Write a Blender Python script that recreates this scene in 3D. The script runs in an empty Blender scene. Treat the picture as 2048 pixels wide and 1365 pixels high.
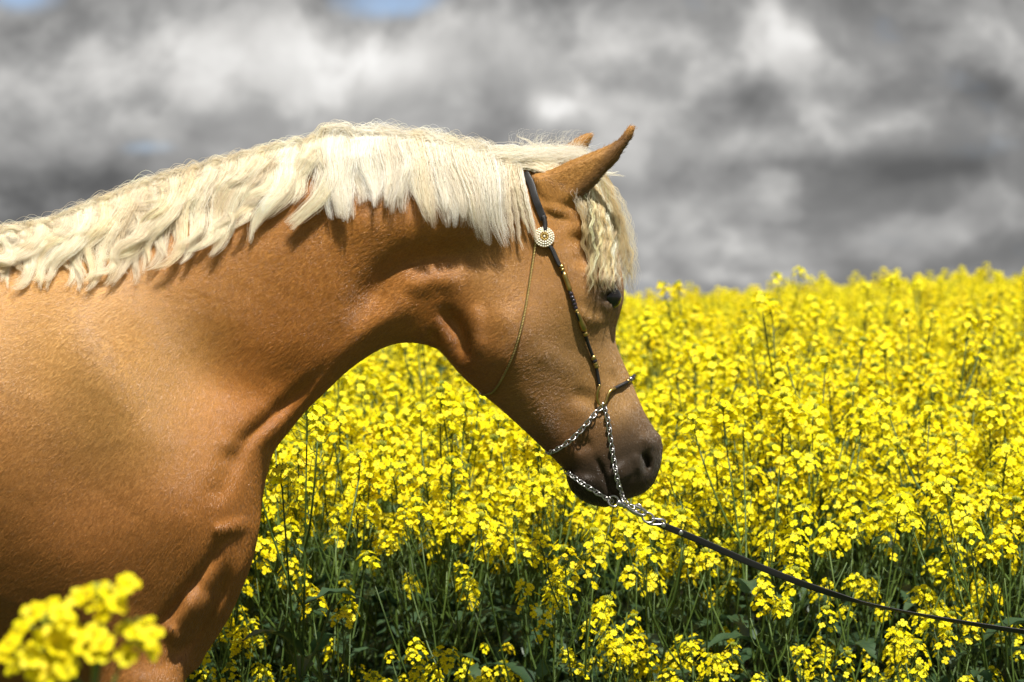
import bpy, bmesh, math, random
import numpy as np
from mathutils import Vector, Matrix, Quaternion

SKY_LUM = [(330, 110, 300, 90, .10), (560, 130, 160, 70, .06), (830, 120, 130, 60, .13), (740, 175, 80, 50, .06), (1110, 216, 75, 38, .30), (1480, 60, 300, 70, .09), (1900, 120, 250, 60, .07),
           (1640, 285, 220, 30, .13), (1870, 250, 200, 40, .07), (1700, 480, 300, 45, .06), (1400, 385, 180, 38, -.13), (1650, 195, 320, 32, -.11), (1250, 140, 120, 60, -.07), (80, 350, 260, 110, -.13),
           (0, 150, 130, 90, -.08), (1900, 340, 260, 25, -.09), (1450, 555, 300, 14, .05), (420, 260, 160, 60, -.03)]
SKY_GAP = [(800, 12, 130, 36, .32), (565, 245, 110, 45, .42), (340, 300, 130, 30, .38), (1290, 568, 110, 20, .30), (40, 5, 90, 40, .36), (1840, 390, 200, 60, -.35)]
COAT_COUNT = 380000
SKY_SEED = 7.9

random.seed(7)
rng = np.random.default_rng(7)
scene = bpy.context.scene
COL = scene.collection

# ------------------------------------------------------------------ camera
FPX, CX, CY = 4836.0, 1024.0, 682.5          # focal length and centre in photo pixels
CAM_Y, CAM_Z = -4.2, 1.28
cam_d = bpy.data.cameras.new('camera')
cam_d.lens = 85.0; cam_d.sensor_width = 36.0
cam_d.clip_start = 0.05; cam_d.clip_end = 5000.0
cam_d.dof.use_dof = True; cam_d.dof.focus_distance = 4.22; cam_d.dof.aperture_fstop = 5.6
cam_d.dof.aperture_blades = 0
cam = bpy.data.objects.new('camera', cam_d); COL.objects.link(cam)
cam.location = (0, CAM_Y, CAM_Z); cam.rotation_euler = (math.radians(90), 0, 0)
scene.camera = cam

# ------------------------------------------------------------------ sun, sky, exposure
SUN_EL, SUN_AZ = math.radians(63), math.radians(165)   # azimuth from +Y (north) clockwise; the sun stands behind the camera's right shoulder
sun_d = bpy.data.lights.new('sun', 'SUN'); sun_d.energy = 5.0; sun_d.angle = math.radians(0.6)
sun_d.color = (1.0, 0.955, 0.88)
sun = bpy.data.objects.new('sun', sun_d); COL.objects.link(sun)
to_sun = Vector((math.sin(SUN_AZ) * math.cos(SUN_EL), math.cos(SUN_AZ) * math.cos(SUN_EL), math.sin(SUN_EL)))
sun.rotation_euler = to_sun.to_track_quat('Z', 'Y').to_euler(); sun.location = to_sun * 30
scene.view_settings.view_transform = 'Standard'; scene.view_settings.look = 'None'
scene.view_settings.exposure = 0.65; scene.view_settings.gamma = 1.0
scene.view_settings.use_curve_mapping = False
scene.cycles.use_denoising = True
scene.cycles.max_bounces = 8; scene.cycles.diffuse_bounces = 3; scene.cycles.glossy_bounces = 3
scene.cycles.transmission_bounces = 5; scene.cycles.transparent_max_bounces = 6
scene.cycles.sample_clamp_indirect = 6.0


class NT:
    """small helper for writing node trees"""
    def __init__(self, tree):
        self.t = tree; tree.nodes.clear()
    def n(self, kind, **kw):
        nd = self.t.nodes.new(kind)
        for k, v in kw.items():
            if hasattr(nd, k): setattr(nd, k, v)
            else: nd.inputs[k.replace('_', ' ')].default_value = v
        return nd
    def l(self, a, b): self.t.links.new(a, b)
    def val(self, sock, v):
        if isinstance(v, (int, float, tuple, list)): sock.default_value = v
        else: self.l(v, sock)
    def math(self, op, a, b=0.0, c=0.0, clamp=False):
        nd = self.t.nodes.new('ShaderNodeMath'); nd.operation = op; nd.use_clamp = clamp
        for s, v in zip(nd.inputs, (a, b, c)): self.val(s, v)
        return nd.outputs[0]
    def mix(self, f, a, b, mode='MIX'):
        nd = self.t.nodes.new('ShaderNodeMix'); nd.data_type = 'RGBA'; nd.blend_type = mode
        self.val(nd.inputs[0], f); self.val(nd.inputs[6], a); self.val(nd.inputs[7], b)
        return nd.outputs[2]
    def ramp(self, f, stops):
        nd = self.t.nodes.new('ShaderNodeValToRGB'); e = nd.color_ramp.elements
        while len(e) < len(stops): e.new(0.5)
        for k, (p, c) in enumerate(stops): e[k].position = p; e[k].color = c
        self.l(f, nd.inputs[0]); return nd.outputs[0]
    def smooth(self, x, a, b):
        nd = self.t.nodes.new('ShaderNodeMapRange'); nd.interpolation_type = 'SMOOTHSTEP'
        self.val(nd.inputs[0], x); nd.inputs[1].default_value = a; nd.inputs[2].default_value = b
        return nd.outputs[0]
    def noise(self, vec, scale, detail=4.0, rough=0.5, dist=0.0, out=0):
        nd = self.t.nodes.new('ShaderNodeTexNoise'); self.l(vec, nd.inputs['Vector'])
        nd.inputs['Scale'].default_value = scale; nd.inputs['Detail'].default_value = detail
        nd.inputs['Roughness'].default_value = rough; nd.inputs['Distortion'].default_value = dist
        return nd.outputs[out]


def new_mat(name):
    m = bpy.data.materials.new(name); m.use_nodes = True
    return m, NT(m.node_tree)


# the sky: clear Nishita sky with a broken deck of grey cloud in front of it (both by direction)
world = bpy.data.worlds.new('World'); scene.world = world; world.use_nodes = True
w = NT(world.node_tree)
tc = w.n('ShaderNodeTexCoord'); dirv = tc.outputs['Generated']
sep = w.n('ShaderNodeSeparateXYZ'); w.l(dirv, sep.inputs[0])
dx, dy, dz = sep.outputs
sky = w.n('ShaderNodeTexSky', sky_type='NISHITA', sun_disc=False)
sky.sun_elevation = SUN_EL; sky.sun_rotation = SUN_AZ
sky.air_density = 1.0; sky.dust_density = 1.2; sky.ozone_density = 1.5
skyc = w.mix(1.0, sky.outputs[0], (0.12, 0.12, 0.12, 1), 'MULTIPLY')
# cloud coordinates: azimuth and elevation angles, heights stretched near the horizon as a layer seen edge-on
az = w.math('ARCTAN2', dx, dy)
el = w.math('ARCSINE', dz)
comb = w.n('ShaderNodeCombineXYZ'); comb.inputs[2].default_value = SKY_SEED; w.l(w.math('MULTIPLY', az, 17.0), comb.inputs[0])
elw = w.math('MULTIPLY', w.math('POWER', w.math('MAXIMUM', w.math('ABSOLUTE', el), 1e-4), 0.62), 13.0)
w.l(elw, comb.inputs[1])
cv = comb.outputs[0]


def blob(px, py, rx, ry):
    """soft patch of the cloud deck round one direction of the sky"""
    a0, e0 = math.atan((px - CX) / FPX), math.atan((CY - py) / FPX)
    u = w.math('DIVIDE', w.math('SUBTRACT', az, a0), rx / FPX)
    v = w.math('DIVIDE', w.math('SUBTRACT', el, e0), ry / FPX)
    r2 = w.math('ADD', w.math('MULTIPLY', u, u), w.math('MULTIPLY', v, v))
    return w.math('EXPONENT', w.math('MULTIPLY', r2, -1.0))


def add_blobs(base, lst):
    for (px, py, rx, ry, a) in lst:
        base = w.math('ADD', base, w.math('MULTIPLY', blob(px, py, rx, ry), a))
    return base
# billows: the finer noise is bent by the broad one, so that edges curl; the same noise a little lower down gives the lit tops
nb_ = w.n('ShaderNodeTexNoise'); w.l(cv, nb_.inputs['Vector']); nb_.inputs['Scale'].default_value = 0.45; nb_.inputs['Detail'].default_value = 2.0
wv_ = w.n('ShaderNodeVectorMath', operation='MULTIPLY_ADD'); w.l(nb_.outputs[1], wv_.inputs[0]); wv_.inputs[1].default_value = (0.8, 0.5, 0); w.l(cv, wv_.inputs[2])
n2 = w.noise(wv_.outputs[0], 0.52, 8.0, 0.53, 0.1)
sc_ = w.n('ShaderNodeVectorMath', operation='ADD'); w.l(wv_.outputs[0], sc_.inputs[0]); sc_.inputs[1].default_value = (0.05, 0.22, 0)
n2b = w.noise(sc_.outputs[0], 0.52, 3.0, 0.50, 0.1)
lit = w.math('MULTIPLY', w.math('SUBTRACT', n2, n2b), 0.95)            # tops of billows catch the sun, undersides stay grey
body_ = w.smooth(n2, 0.42, 0.57)
n3 = w.noise(wv_.outputs[0], 1.25, 6.0, 0.52, 0.2)
body3 = w.smooth(n3, 0.44, 0.60)
lum = w.math('ADD', w.math('ADD', w.math('MULTIPLY', nb_.outputs[0], 0.22), w.math('ADD', w.math('MULTIPLY', body_, 0.15), w.math('MULTIPLY', body3, 0.10))), w.math('ADD', lit, 0.245))
lum = add_blobs(lum, SKY_LUM)
deck = w.ramp(lum, [(0.22, (0.078, 0.078, 0.078, 1)), (0.40, (0.155, 0.154, 0.152, 1)),
                    (0.54, (0.265, 0.262, 0.256, 1)), (0.68, (0.44, 0.432, 0.418, 1)), (0.90, (0.80, 0.79, 0.77, 1))])
gap = w.math('MULTIPLY', w.math('SUBTRACT', 0.48, n2), 1.7)
gap = add_blobs(gap, SKY_GAP)
gapf = w.math('MULTIPLY', w.smooth(gap, 0.10, 0.50), 0.8)
blue = w.mix(0.5, skyc, (0.16, 0.27, 0.52, 1))
final = w.mix(gapf, deck, blue)
bg = w.n('ShaderNodeBackground'); w.l(final, bg.inputs[0]); bg.inputs[1].default_value = 1.0
out = w.n('ShaderNodeOutputWorld'); w.l(bg.outputs[0], out.inputs[0])
world.cycles.sampling_method = 'MANUAL'; world.cycles.sample_map_resolution = 256

# ------------------------------------------------------------------ small builders
def link(o, parent=None):
    COL.objects.link(o)
    if parent is not None: o.parent = parent
    return o

def tag(o, label=None, cat=None, group=None, kind=None):
    for k, v in (('label', label), ('category', cat), ('group', group), ('kind', kind)):
        if v: o[k] = v
    return o

def empty(name, loc=(0, 0, 0)):
    o = bpy.data.objects.new(name, None); o.location = loc; o.empty_display_size = 0.05
    return link(o)

def mesh_from(name, verts, faces, mats=(), smooth=True, midx=None):
    me = bpy.data.meshes.new(name)
    me.from_pydata([tuple(v) for v in verts], [], [tuple(f) for f in faces])
    for m in mats: me.materials.append(m)
    if smooth: me.polygons.foreach_set('use_smooth', [True] * len(me.polygons))
    if midx is not None: me.polygons.foreach_set('material_index', midx)
    me.update()
    return me

def mesh_np(name, V, Q, mats=()):
    """fast mesh from numpy vertices and quads"""
    me = bpy.data.meshes.new(name)
    me.vertices.add(len(V)); me.vertices.foreach_set('co', np.asarray(V, np.float32).ravel())
    k = Q.shape[1]
    me.loops.add(len(Q) * k); me.loops.foreach_set('vertex_index', np.asarray(Q, np.int32).ravel())
    me.polygons.add(len(Q)); me.polygons.foreach_set('loop_start', np.arange(0, len(Q) * k, k, dtype=np.int32))
    me.update(calc_edges=True)
    me.polygons.foreach_set('use_smooth', np.ones(len(Q), bool))
    for m in mats: me.materials.append(m)
    me.validate()
    return me

def at(px, py, y=0.0):
    """the point that the photo's pixel shows, on the upright plane at distance y"""
    d = y - CAM_Y
    return Vector(((px - CX) / FPX * d, y, CAM_Z - (py - CY) / FPX * d))

def catmull(P, step):
    """smooth curve through the points, resampled at about `step`"""
    P = np.asarray(P, float); out = []
    Q = np.vstack([2 * P[0] - P[1], P, 2 * P[-1] - P[-2]])
    for i in range(1, len(Q) - 2):
        p0, p1, p2, p3 = Q[i - 1:i + 3]
        n = max(1, int(np.linalg.norm(p2 - p1) / step))
        t = (np.arange(n) / n)[:, None]
        out.append(0.5 * (2 * p1 + (p2 - p0) * t + (2 * p0 - 5 * p1 + 4 * p2 - p3) * t ** 2 + (3 * p1 - p0 - 3 * p2 + p3) * t ** 3))
    out.append(P[-1:])
    return np.vstack(out)

def catmull_closed(P, step):
    P = np.asarray(P, float); n = len(P); out = []
    for i in range(n):
        p0, p1, p2, p3 = P[i - 1], P[i], P[(i + 1) % n], P[(i + 2) % n]
        m = max(1, int(np.linalg.norm(p2 - p1) / step)); t = (np.arange(m) / m)[:, None]
        out.append(0.5 * (2 * p1 + (p2 - p0) * t + (2 * p0 - 5 * p1 + 4 * p2 - p3) * t ** 2 + (3 * p1 - p0 - 3 * p2 + p3) * t ** 3))
    return np.vstack(out)

def poly_distance(X, Z, P):
    """signed distance to a closed polygon, positive inside"""
    A = P; B = np.roll(P, -1, 0)
    d2 = np.full(X.shape, 1e9, np.float32); ins = np.zeros(X.shape, bool)
    for (ax, az), (bx, bz) in zip(A, B):
        ex, ez = bx - ax, bz - az; L = ex * ex + ez * ez + 1e-12
        t = np.clip(((X - ax) * ex + (Z - az) * ez) / L, 0, 1)
        np.minimum(d2, (X - ax - t * ex) ** 2 + (Z - az - t * ez) ** 2, out=d2)
        if az != bz:
            c = ((az > Z) != (bz > Z)) & (X < (bx - ax) * (Z - az) / (bz - az) + ax)
            ins ^= c
    d = np.sqrt(d2)
    return np.where(ins, d, -d)

def path_distance(X, Z, P):
    d2 = np.full(X.shape, 1e9, np.float32); tt = np.zeros(X.shape, np.float32)
    n = len(P) - 1
    if n == 0: return np.hypot(X - P[0, 0], Z - P[0, 1]), tt
    for i in range(n):
        (ax, az), (bx, bz) = P[i], P[i + 1]
        ex, ez = bx - ax, bz - az; L = ex * ex + ez * ez + 1e-12
        t = np.clip(((X - ax) * ex + (Z - az) * ez) / L, 0, 1)
        q = (X - ax - t * ex) ** 2 + (Z - az - t * ez) ** 2
        m = q < d2; d2[m] = q[m]; tt[m] = ((i + t) / n)[m]
    return np.sqrt(d2), tt

def blur(A, s):
    """separable gaussian blur"""
    r = int(3 * s) + 1; k = np.exp(-0.5 * (np.arange(-r, r + 1) / s) ** 2); k /= k.sum()
    for ax in (0, 1):
        Ap = np.pad(A, [(r, r) if a == ax else (0, 0) for a in (0, 1)], mode='edge')
        out = np.zeros_like(A)
        for i, kk in enumerate(k):
            out += kk * (Ap[i:i + A.shape[0]] if ax == 0 else Ap[:, i:i + A.shape[1]])
        A = out
    return A

# ------------------------------------------------------------------ the horse's body: half-thickness map over its side view
VOX = 0.0045
GX = np.arange(-2.12, 0.36, VOX, dtype=np.float32); GZ = np.arange(-0.03, 1.72, VOX, dtype=np.float32)
X2, Z2 = np.meshgrid(GX, GZ, indexing='ij')

def bend(x):
    """how far the middle plane of neck and head swings away towards the crop"""
    t = np.clip((x + 0.15) / 0.25, 0, 1)
    return 0.30 * np.clip(x + 0.02, -0.12, None) * t * t * (3 - 2 * t)

def pxz(p, dy=0.0):
    """pixel to side-view coordinates, with the distance of the middle plane there"""
    x = (p[0] - CX) / 1151.4
    for _ in range(3): x = (p[0] - CX) / FPX * (4.2 + bend(x) + dy)
    return x, CAM_Z - (p[1] - CY) / FPX * (4.2 + bend(x) + dy)

body_line = [(-100, 470), (0, 472), (100, 449), (200, 412), (300, 374), (400, 344), (500, 317), (600, 293), (680, 278), (760, 274), (850, 284),
             (950, 304), (1030, 317), (1090, 318), (1140, 325), (1180, 348), (1205, 395), (1224, 450), (1236, 510), (1244, 555), (1247, 590), (1240, 625),
             (1231, 655), (1230, 682), (1240, 712), (1256, 748), (1272, 788), (1288, 825), (1306, 855), (1320, 872), (1325, 893), (1323, 920), (1315, 950),
             (1302, 974), (1280, 990), (1255, 998), (1240, 1003), (1228, 1010), (1210, 1015), (1185, 1010), (1160, 998), (1143, 982), (1134, 962), (1133, 944), (1116, 926),
             (1095, 905), (1050, 862), (1000, 817), (955, 780), (918, 745), (893, 715), (878, 700), (858, 691), (830, 686), (800, 686), (768, 695), (730, 716), (690, 746), (650, 784),
             (613, 820), (575, 866), (548, 902), (534, 943), (523, 1000), (516, 1060), (502, 1125), (479, 1186), (455, 1238), (413, 1304), (380, 1345), (250, 1402),
             (0, 1425), (-300, 1420), (-600, 1370), (-850, 1290), (-980, 1230), (-1100, 1240), (-1200, 1180), (-1250, 1050), (-1282, 900), (-1280, 760), (-1240, 640), (-1150, 545), (-1000, 495), (-800, 500),
             (-500, 535), (-300, 512), (-180, 480)]
BL = catmull_closed([pxz(p) for p in body_line], 0.012)
D2 = poly_distance(X2, Z2, BL)
BEND = bend(X2)

T_pts = [(1090, 345, .050), (1140, 350, .055), (1190, 420, .068), (1140, 480, .082), (1215, 590, .092), (1235, 520, .07), (1080, 560, .084), (1020, 640, .088), (960, 720, .070), (1180, 690, .068),
         (1120, 760, .066), (1230, 690, .056), (1250, 780, .047), (1200, 830, .056), (1080, 850, .046), (1000, 790, .052), (1270, 890, .056), (1300, 920, .048), (1220, 950, .054), (1165, 965, .042),
         (900, 660, .052), (930, 560, .062), (760, 285, .034), (500, 330, .042), (950, 318, .034), (250, 400, .055), (1020, 420, .060), (900, 400, .058), (960, 480, .062), (1000, 520, .064),
         (750, 400, .066), (760, 540, .070), (720, 660, .062), (800, 660, .05), (560, 430, .080), (520, 620, .100), (560, 800, .088), (640, 730, .072), (400, 500, .105), (350, 720, .150), (470, 860, .130),
         (200, 520, .115), (200, 640, .165), (120, 800, .225), (40, 1000, .235), (280, 1000, .215), (400, 1020, .192), (470, 960, .155), (505, 1080, .130), (-40, 490, .060), (-60, 620, .155),
         (-300, 900, .275), (-600, 900, .285), (-900, 900, .275), (-400, 580, .14), (-700, 560, .14), (-1000, 720, .25), (-1000, 540, .14), (-1200, 900, .20), (-1180, 700, .15),
         (300, 1230, .165), (430, 1220, .135), (100, 1200, .175), (150, 1330, .120), (-100, 1330, .13), (-500, 1300, .22), (-900, 1200, .20), (-1150, 1100, .16)]
tp = np.array([(*pxz(p), p[2]) for p in T_pts], float)
def tps(cp, X, Z, lam=2e-4):
    n = len(cp)
    def U(r2): return np.where(r2 > 1e-12, r2 * np.log(r2 + 1e-12), 0.0)
    K = U((cp[:, None, 0] - cp[None, :, 0]) ** 2 + (cp[:, None, 1] - cp[None, :, 1]) ** 2) + lam * np.eye(n)
    Pm = np.c_[np.ones(n), cp[:, :2]]
    A = np.block([[K, Pm], [Pm.T, np.zeros((3, 3))]])
    s = np.linalg.solve(A, np.r_[cp[:, 2], 0, 0, 0])
    F = (s[n] + s[n + 1] * X + s[n + 2] * Z).astype(np.float32)
    for i in range(n): F += s[i] * U((X - cp[i, 0]) ** 2 + (Z - cp[i, 1]) ** 2)
    return F
T2 = np.clip(tps(tp, X2.astype(np.float64), Z2.astype(np.float64)), 0.025, 0.30).astype(np.float32)

def stroke(pts, width, amp, taper=0.30):
    """raise or sink a soft ridge along a line on the body's side (pixels)"""
    P = np.array([pxz(p, -0.08) for p in pts])
    if len(P) > 2: P = catmull(P, 0.01)
    wd = width / 1151.4
    lo, hi = P.min(0) - 3 * wd, P.max(0) + 3 * wd
    i0, i1 = np.searchsorted(GX, [lo[0], hi[0]]); j0, j1 = np.searchsorted(GZ, [lo[1], hi[1]])
    s = (slice(i0, i1), slice(j0, j1))
    d, t = path_distance(X2[s], Z2[s], P)
    e = 1.0
    if len(P) > 1:
        e = np.clip(np.minimum(t, 1 - t) / max(taper, 1e-3), 0, 1); e = e * e * (3 - 2 * e)
    T2[s] += amp * np.exp(-(d / wd) ** 2) * e

# neck
stroke([(1010, 505), (900, 508), (800, 530), (740, 590), (690, 660)], 30, -.021)
stroke([(700, 680), (610, 772), (540, 835), (492, 885), (472, 950), (462, 1010)], 15, -.020, .4)
stroke([(640, 690), (560, 770), (480, 860)], 55, -.014, .5)
stroke([(850, 585), (780, 632), (705, 690), (625, 768), (560, 838)], 24, .013)
stroke([(1000, 420), (880, 430), (760, 440), (640, 470)], 55, .013)
stroke([(940, 570), (870, 560), (800, 580)], 20, .006)
stroke([(870, 610), (905, 640), (926, 690), (915, 735)], 18, -.020)
stroke([(850, 660), (880, 690)], 16, -.010)
stroke([(955, 600), (950, 660), (955, 720)], 16, .008)
# shoulder and breast
stroke([(60, 540), (190, 670), (320, 810), (410, 930)], 90, .030, .5)
stroke([(500, 640), (420, 760), (400, 900)], 95, -.021, .5)
stroke([(330, 860), (210, 960), (150, 1120)], 95, -.016, .5)

stroke([(470, 880), (455, 960), (430, 1010)], 20, -.012)
stroke([(430, 1056), (462, 1050), (500, 1043)], 11, .014)
stroke([(505, 1070), (450, 1082), (425, 1120), (350, 1220), (310, 1270)], 12, -.016)
stroke([(420, 1165), (392, 1215), (345, 1290)], 24, .018)
stroke([(466, 1110), (438, 1190), (395, 1265), (320, 1345)], 11, -.024)
stroke([(492, 1090), (470, 1180), (425, 1262)], 18, .012)
stroke([(350, 1235), (362, 1262), (350, 1290)], 8, .008)
# head
stroke([(1150, 455), (1165, 505), (1160, 545)], 18, -.014)
stroke([(1110, 430), (1120, 400)], 26, .010)
stroke([(1180, 560), (1212, 558), (1240, 572)], 11, .012)
stroke([(1150, 610), (1180, 640), (1215, 632)], 10, .005)
stroke([(1219, 594)], 13, -.018)
stroke([(1200, 588), (1214, 577), (1230, 580)], 5, .010)
stroke([(1203, 602), (1216, 612), (1230, 608)], 5, .007)
stroke([(1060, 690), (1110, 720), (1175, 752)], 24, .003)
stroke([(1000, 600), (1020, 680), (985, 745)], 40, .006)
stroke([(1130, 790), (1180, 800), (1205, 840)], 18, -.006)
stroke([(1215, 730), (1240, 780), (1262, 830)], 12, -.005)
stroke([(1188, 905), (1206, 945), (1222, 985), (1230, 1012)], 5, -.010, .3)
stroke([(1230, 930), (1255, 965)], 24, .008)
stroke([(1175, 950), (1170, 985)], 20, .007)
stroke([(1278, 872), (1298, 880), (1312, 900)], 10, .008)
stroke([(1284, 905), (1297, 925), (1296, 950)], 6, -.022, .3)
stroke([(1272, 905), (1280, 940), (1280, 960)], 8, .006)
stroke([(1150, 900), (1185, 880)], 14, -.006)
T2 += 0.0003 * np.sin(X2 * 61 + 3 * np.sin(Z2 * 37)) * np.sin(Z2 * 53 + 2 * np.sin(X2 * 29))

R_pts = np.array([(*pxz(p), p[2]) for p in [(1270, 900, .045), (1170, 970, .04), (1220, 600, .055), (1240, 780, .04), (1080, 850, .05), (1000, 640, .10), (1100, 400, .07), (900, 350, .10), (930, 690, .07),
                  (750, 400, .12), (750, 620, .09), (500, 500, .14), (560, 830, .08), (480, 1050, .10), (450, 1220, .09), (200, 600, .20), (0, 1000, .26), (-600, 900, .30), (-1100, 800, .25), (200, 1300, .16), (-60, 500, .14)]], float)
R2 = np.clip(tps(R_pts, X2.astype(np.float64), Z2.astype(np.float64)), 0.035, 0.32).astype(np.float32)
U2 = np.clip(D2 / R2, -3, 1)
G2 = np.where(U2 > 0, 1 - (1 - U2) ** 2, 2 * U2).astype(np.float32)
TG = T2 * T2 * G2                                    # squared half-thickness; negative outside the outline
YN = BEND - np.sqrt(np.maximum(TG, 0))                # near surface

def lookup(M, x, z):
    fx = np.clip((np.asarray(x, float) - GX[0]) / VOX, 0, len(GX) - 1.01); fz = np.clip((np.asarray(z, float) - GZ[0]) / VOX, 0, len(GZ) - 1.01)
    i = fx.astype(int); j = fz.astype(int); a = fx - i; b = fz - j
    return (1 - a) * ((1 - b) * M[i, j] + b * M[i, j + 1]) + a * ((1 - b) * M[i + 1, j] + b * M[i + 1, j + 1])

def on_horse(px, py, off=0.0):
    """the place on the horse's near side that the pixel shows, raised by `off` towards the viewer"""
    y = -0.08
    for _ in range(6):
        p = at(px, py, y)
        y = float(lookup(YN, p.x, p.z)) - off
    return at(px, py, y)

# volume: body, legs and ears joined softly, then its skin
GY = np.arange(-0.36, 0.37, VOX, dtype=np.float32)
Y1 = GY[None, :, None]
F = (TG[:, None, :] - (Y1 - BEND[:, None, :]) ** 2) / (2.0 * np.maximum(T2, 0.03))[:, None, :]
np.clip(F, -0.2, 0.2, out=F)

def block(lo, hi):
    r = []
    for g, a, b in zip((GX, GY, GZ), lo, hi):
        i0, i1 = np.searchsorted(g, [a, b]); r.append(slice(i0, i1))
    return tuple(r)

def smax(a, b, k):
    h = np.clip(0.5 + 0.5 * (a - b) / k, 0, 1)
    return b + (a - b) * h + k * h * (1 - h)

def limb(pts, k=0.035):
    """tapered limb through (x, y, z, radius) joints"""
    P = np.array(pts, float); r = P[:, 3].max() + 0.06
    s = block(P[:, :3].min(0) - r, P[:, :3].max(0) + r)
    x = GX[s[0]][:, None, None]; y = GY[s[1]][None, :, None]; z = GZ[s[2]][None, None, :]
    best = np.full((s[0].stop - s[0].start, s[1].stop - s[1].start, s[2].stop - s[2].start), -1.0, np.float32)
    for a, b in zip(P[:-1], P[1:]):
        e = b[:3] - a[:3]; L = (e ** 2).sum() + 1e-9
        t = np.clip(((x - a[0]) * e[0] + (y - a[1]) * e[1] + (z - a[2]) * e[2]) / L, 0, 1)
        d = (a[3] + t * (b[3] - a[3])) - np.sqrt((x - a[0] - t * e[0]) ** 2 + (y - a[1] - t * e[1]) ** 2 + (z - a[2] - t * e[2]) ** 2)
        best = smax(best, d.astype(np.float32), 0.012)
    F[s] = smax(F[s], best, k)

for sy in (-1, 1):
    dx = 0.0 if sy < 0 else -0.05
    limb([(-.69 + dx, sy * .06, .88, .075), (-.635 + dx, sy * .095, .70, .070), (-.63 + dx, sy * .12, .55, .055), (-.625 + dx, sy * .125, .45, .050), (-.635 + dx, sy * .125, .37, .037),
          (-.64 + dx, sy * .125, .20, .032), (-.645 + dx, sy * .125, .15, .042), (-.61 + dx, sy * .125, .075, .036), (-.60 + dx, sy * .125, .035, .052), (-.59 + dx, sy * .125, .022, .052)], .06)
    limb([(-1.72 + dx, sy * .10, 1.0, .16), (-1.70 + dx, sy * .13, .82, .12), (-1.82 + dx, sy * .12, .60, .062), (-1.89 + dx, sy * .12, .51, .052), (-1.875 + dx, sy * .12, .40, .038),
          (-1.87 + dx, sy * .12, .20, .034), (-1.88 + dx, sy * .12, .15, .044), (-1.84 + dx, sy * .12, .075, .037), (-1.83 + dx, sy * .12, .035, .054), (-1.82 + dx, sy * .12, .022, .054)])

def ear(line, yc, thick, dxz=(0.0, 0.0), k=0.008):
    """leaf-shaped ear traced by its edge; its back bulges to the near side, its inner side is hollow"""
    P = np.array([(at(*p, yc).x, at(*p, yc).z) for p in line]) + np.array(dxz)
    P = catmull_closed(P, 0.006)
    lo, hi = P.min(0) - .03, P.max(0) + .03
    s = block((lo[0], yc - .08, lo[1]), (hi[0], yc + .08, hi[1]))
    Dm = poly_distance(X2[s[0], s[2]], Z2[s[0], s[2]], P)
    u = np.clip(Dm / 0.018, -2, 1); g = np.where(u > 0, 1 - (1 - u) ** 2, 2 * u)
    y = GY[s[1]][None, :, None] - yc
    f = (thick ** 2 * g[:, None, :] - y ** 2) / (2 * thick)
    cup = np.clip(Dm / 0.018, 0, 1)[:, None, :]
    f = np.minimum(f, 0.004 - y - thick * .75 * cup)         # hollow on the inner side
    F[s] = smax(F[s], f.astype(np.float32), k)

EAR_NEAR = [(1064, 352), (1090, 343), (1114, 334), (1143, 320), (1187, 303), (1216, 291), (1238, 277), (1250, 262), (1257, 253), (1265, 251), (1270, 256), (1264, 276), (1249, 299), (1234, 323), (1210, 349), (1192, 369), (1172, 388), (1146, 404), (1122, 416), (1095, 412), (1072, 390)]
EAR_FAR = [(1085, 335), (1118, 303), (1145, 281), (1165, 270), (1179, 266), (1186, 271), (1176, 296), (1160, 330), (1140, 360), (1110, 370)]
ear(EAR_NEAR, -0.034, 0.017)
ear(EAR_FAR, 0.115, 0.016)

np.minimum(F, Z2[:, None, :] - 0.001, out=F)      # hooves end on the ground
import openvdb
vg = openvdb.FloatGrid(background=0.2)
vg.copyFromArray(np.ascontiguousarray(-F))
pts, quads = vg.convertToQuads(0.0)
HV = pts.astype(np.float64) * VOX + np.array([GX[0], GY[0], GZ[0]])
HQ = quads.astype(np.int64)
del F, vg

def smooth_mesh(V, Q, it, lam=0.5):
    a = Q.ravel(); b = np.roll(Q, -1, 1).ravel(); n = len(V)
    cnt = (np.bincount(a, minlength=n) + np.bincount(b, minlength=n))[:, None]
    for k in range(it):
        S = np.stack([np.bincount(a, V[b, c], n) + np.bincount(b, V[a, c], n) for c in range(3)], 1)
        V = V + (lam if k % 2 == 0 else -lam * 1.03) * (S / cnt - V)
    return V
HV = smooth_mesh(HV, HQ, 6)

# ------------------------------------------------------------------ coat colour and short hair
def to_px(V):
    d = 4.2 + V[:, 1]
    return CX + V[:, 0] / d * FPX, CY - (V[:, 2] - CAM_Z) / d * FPX

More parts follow.
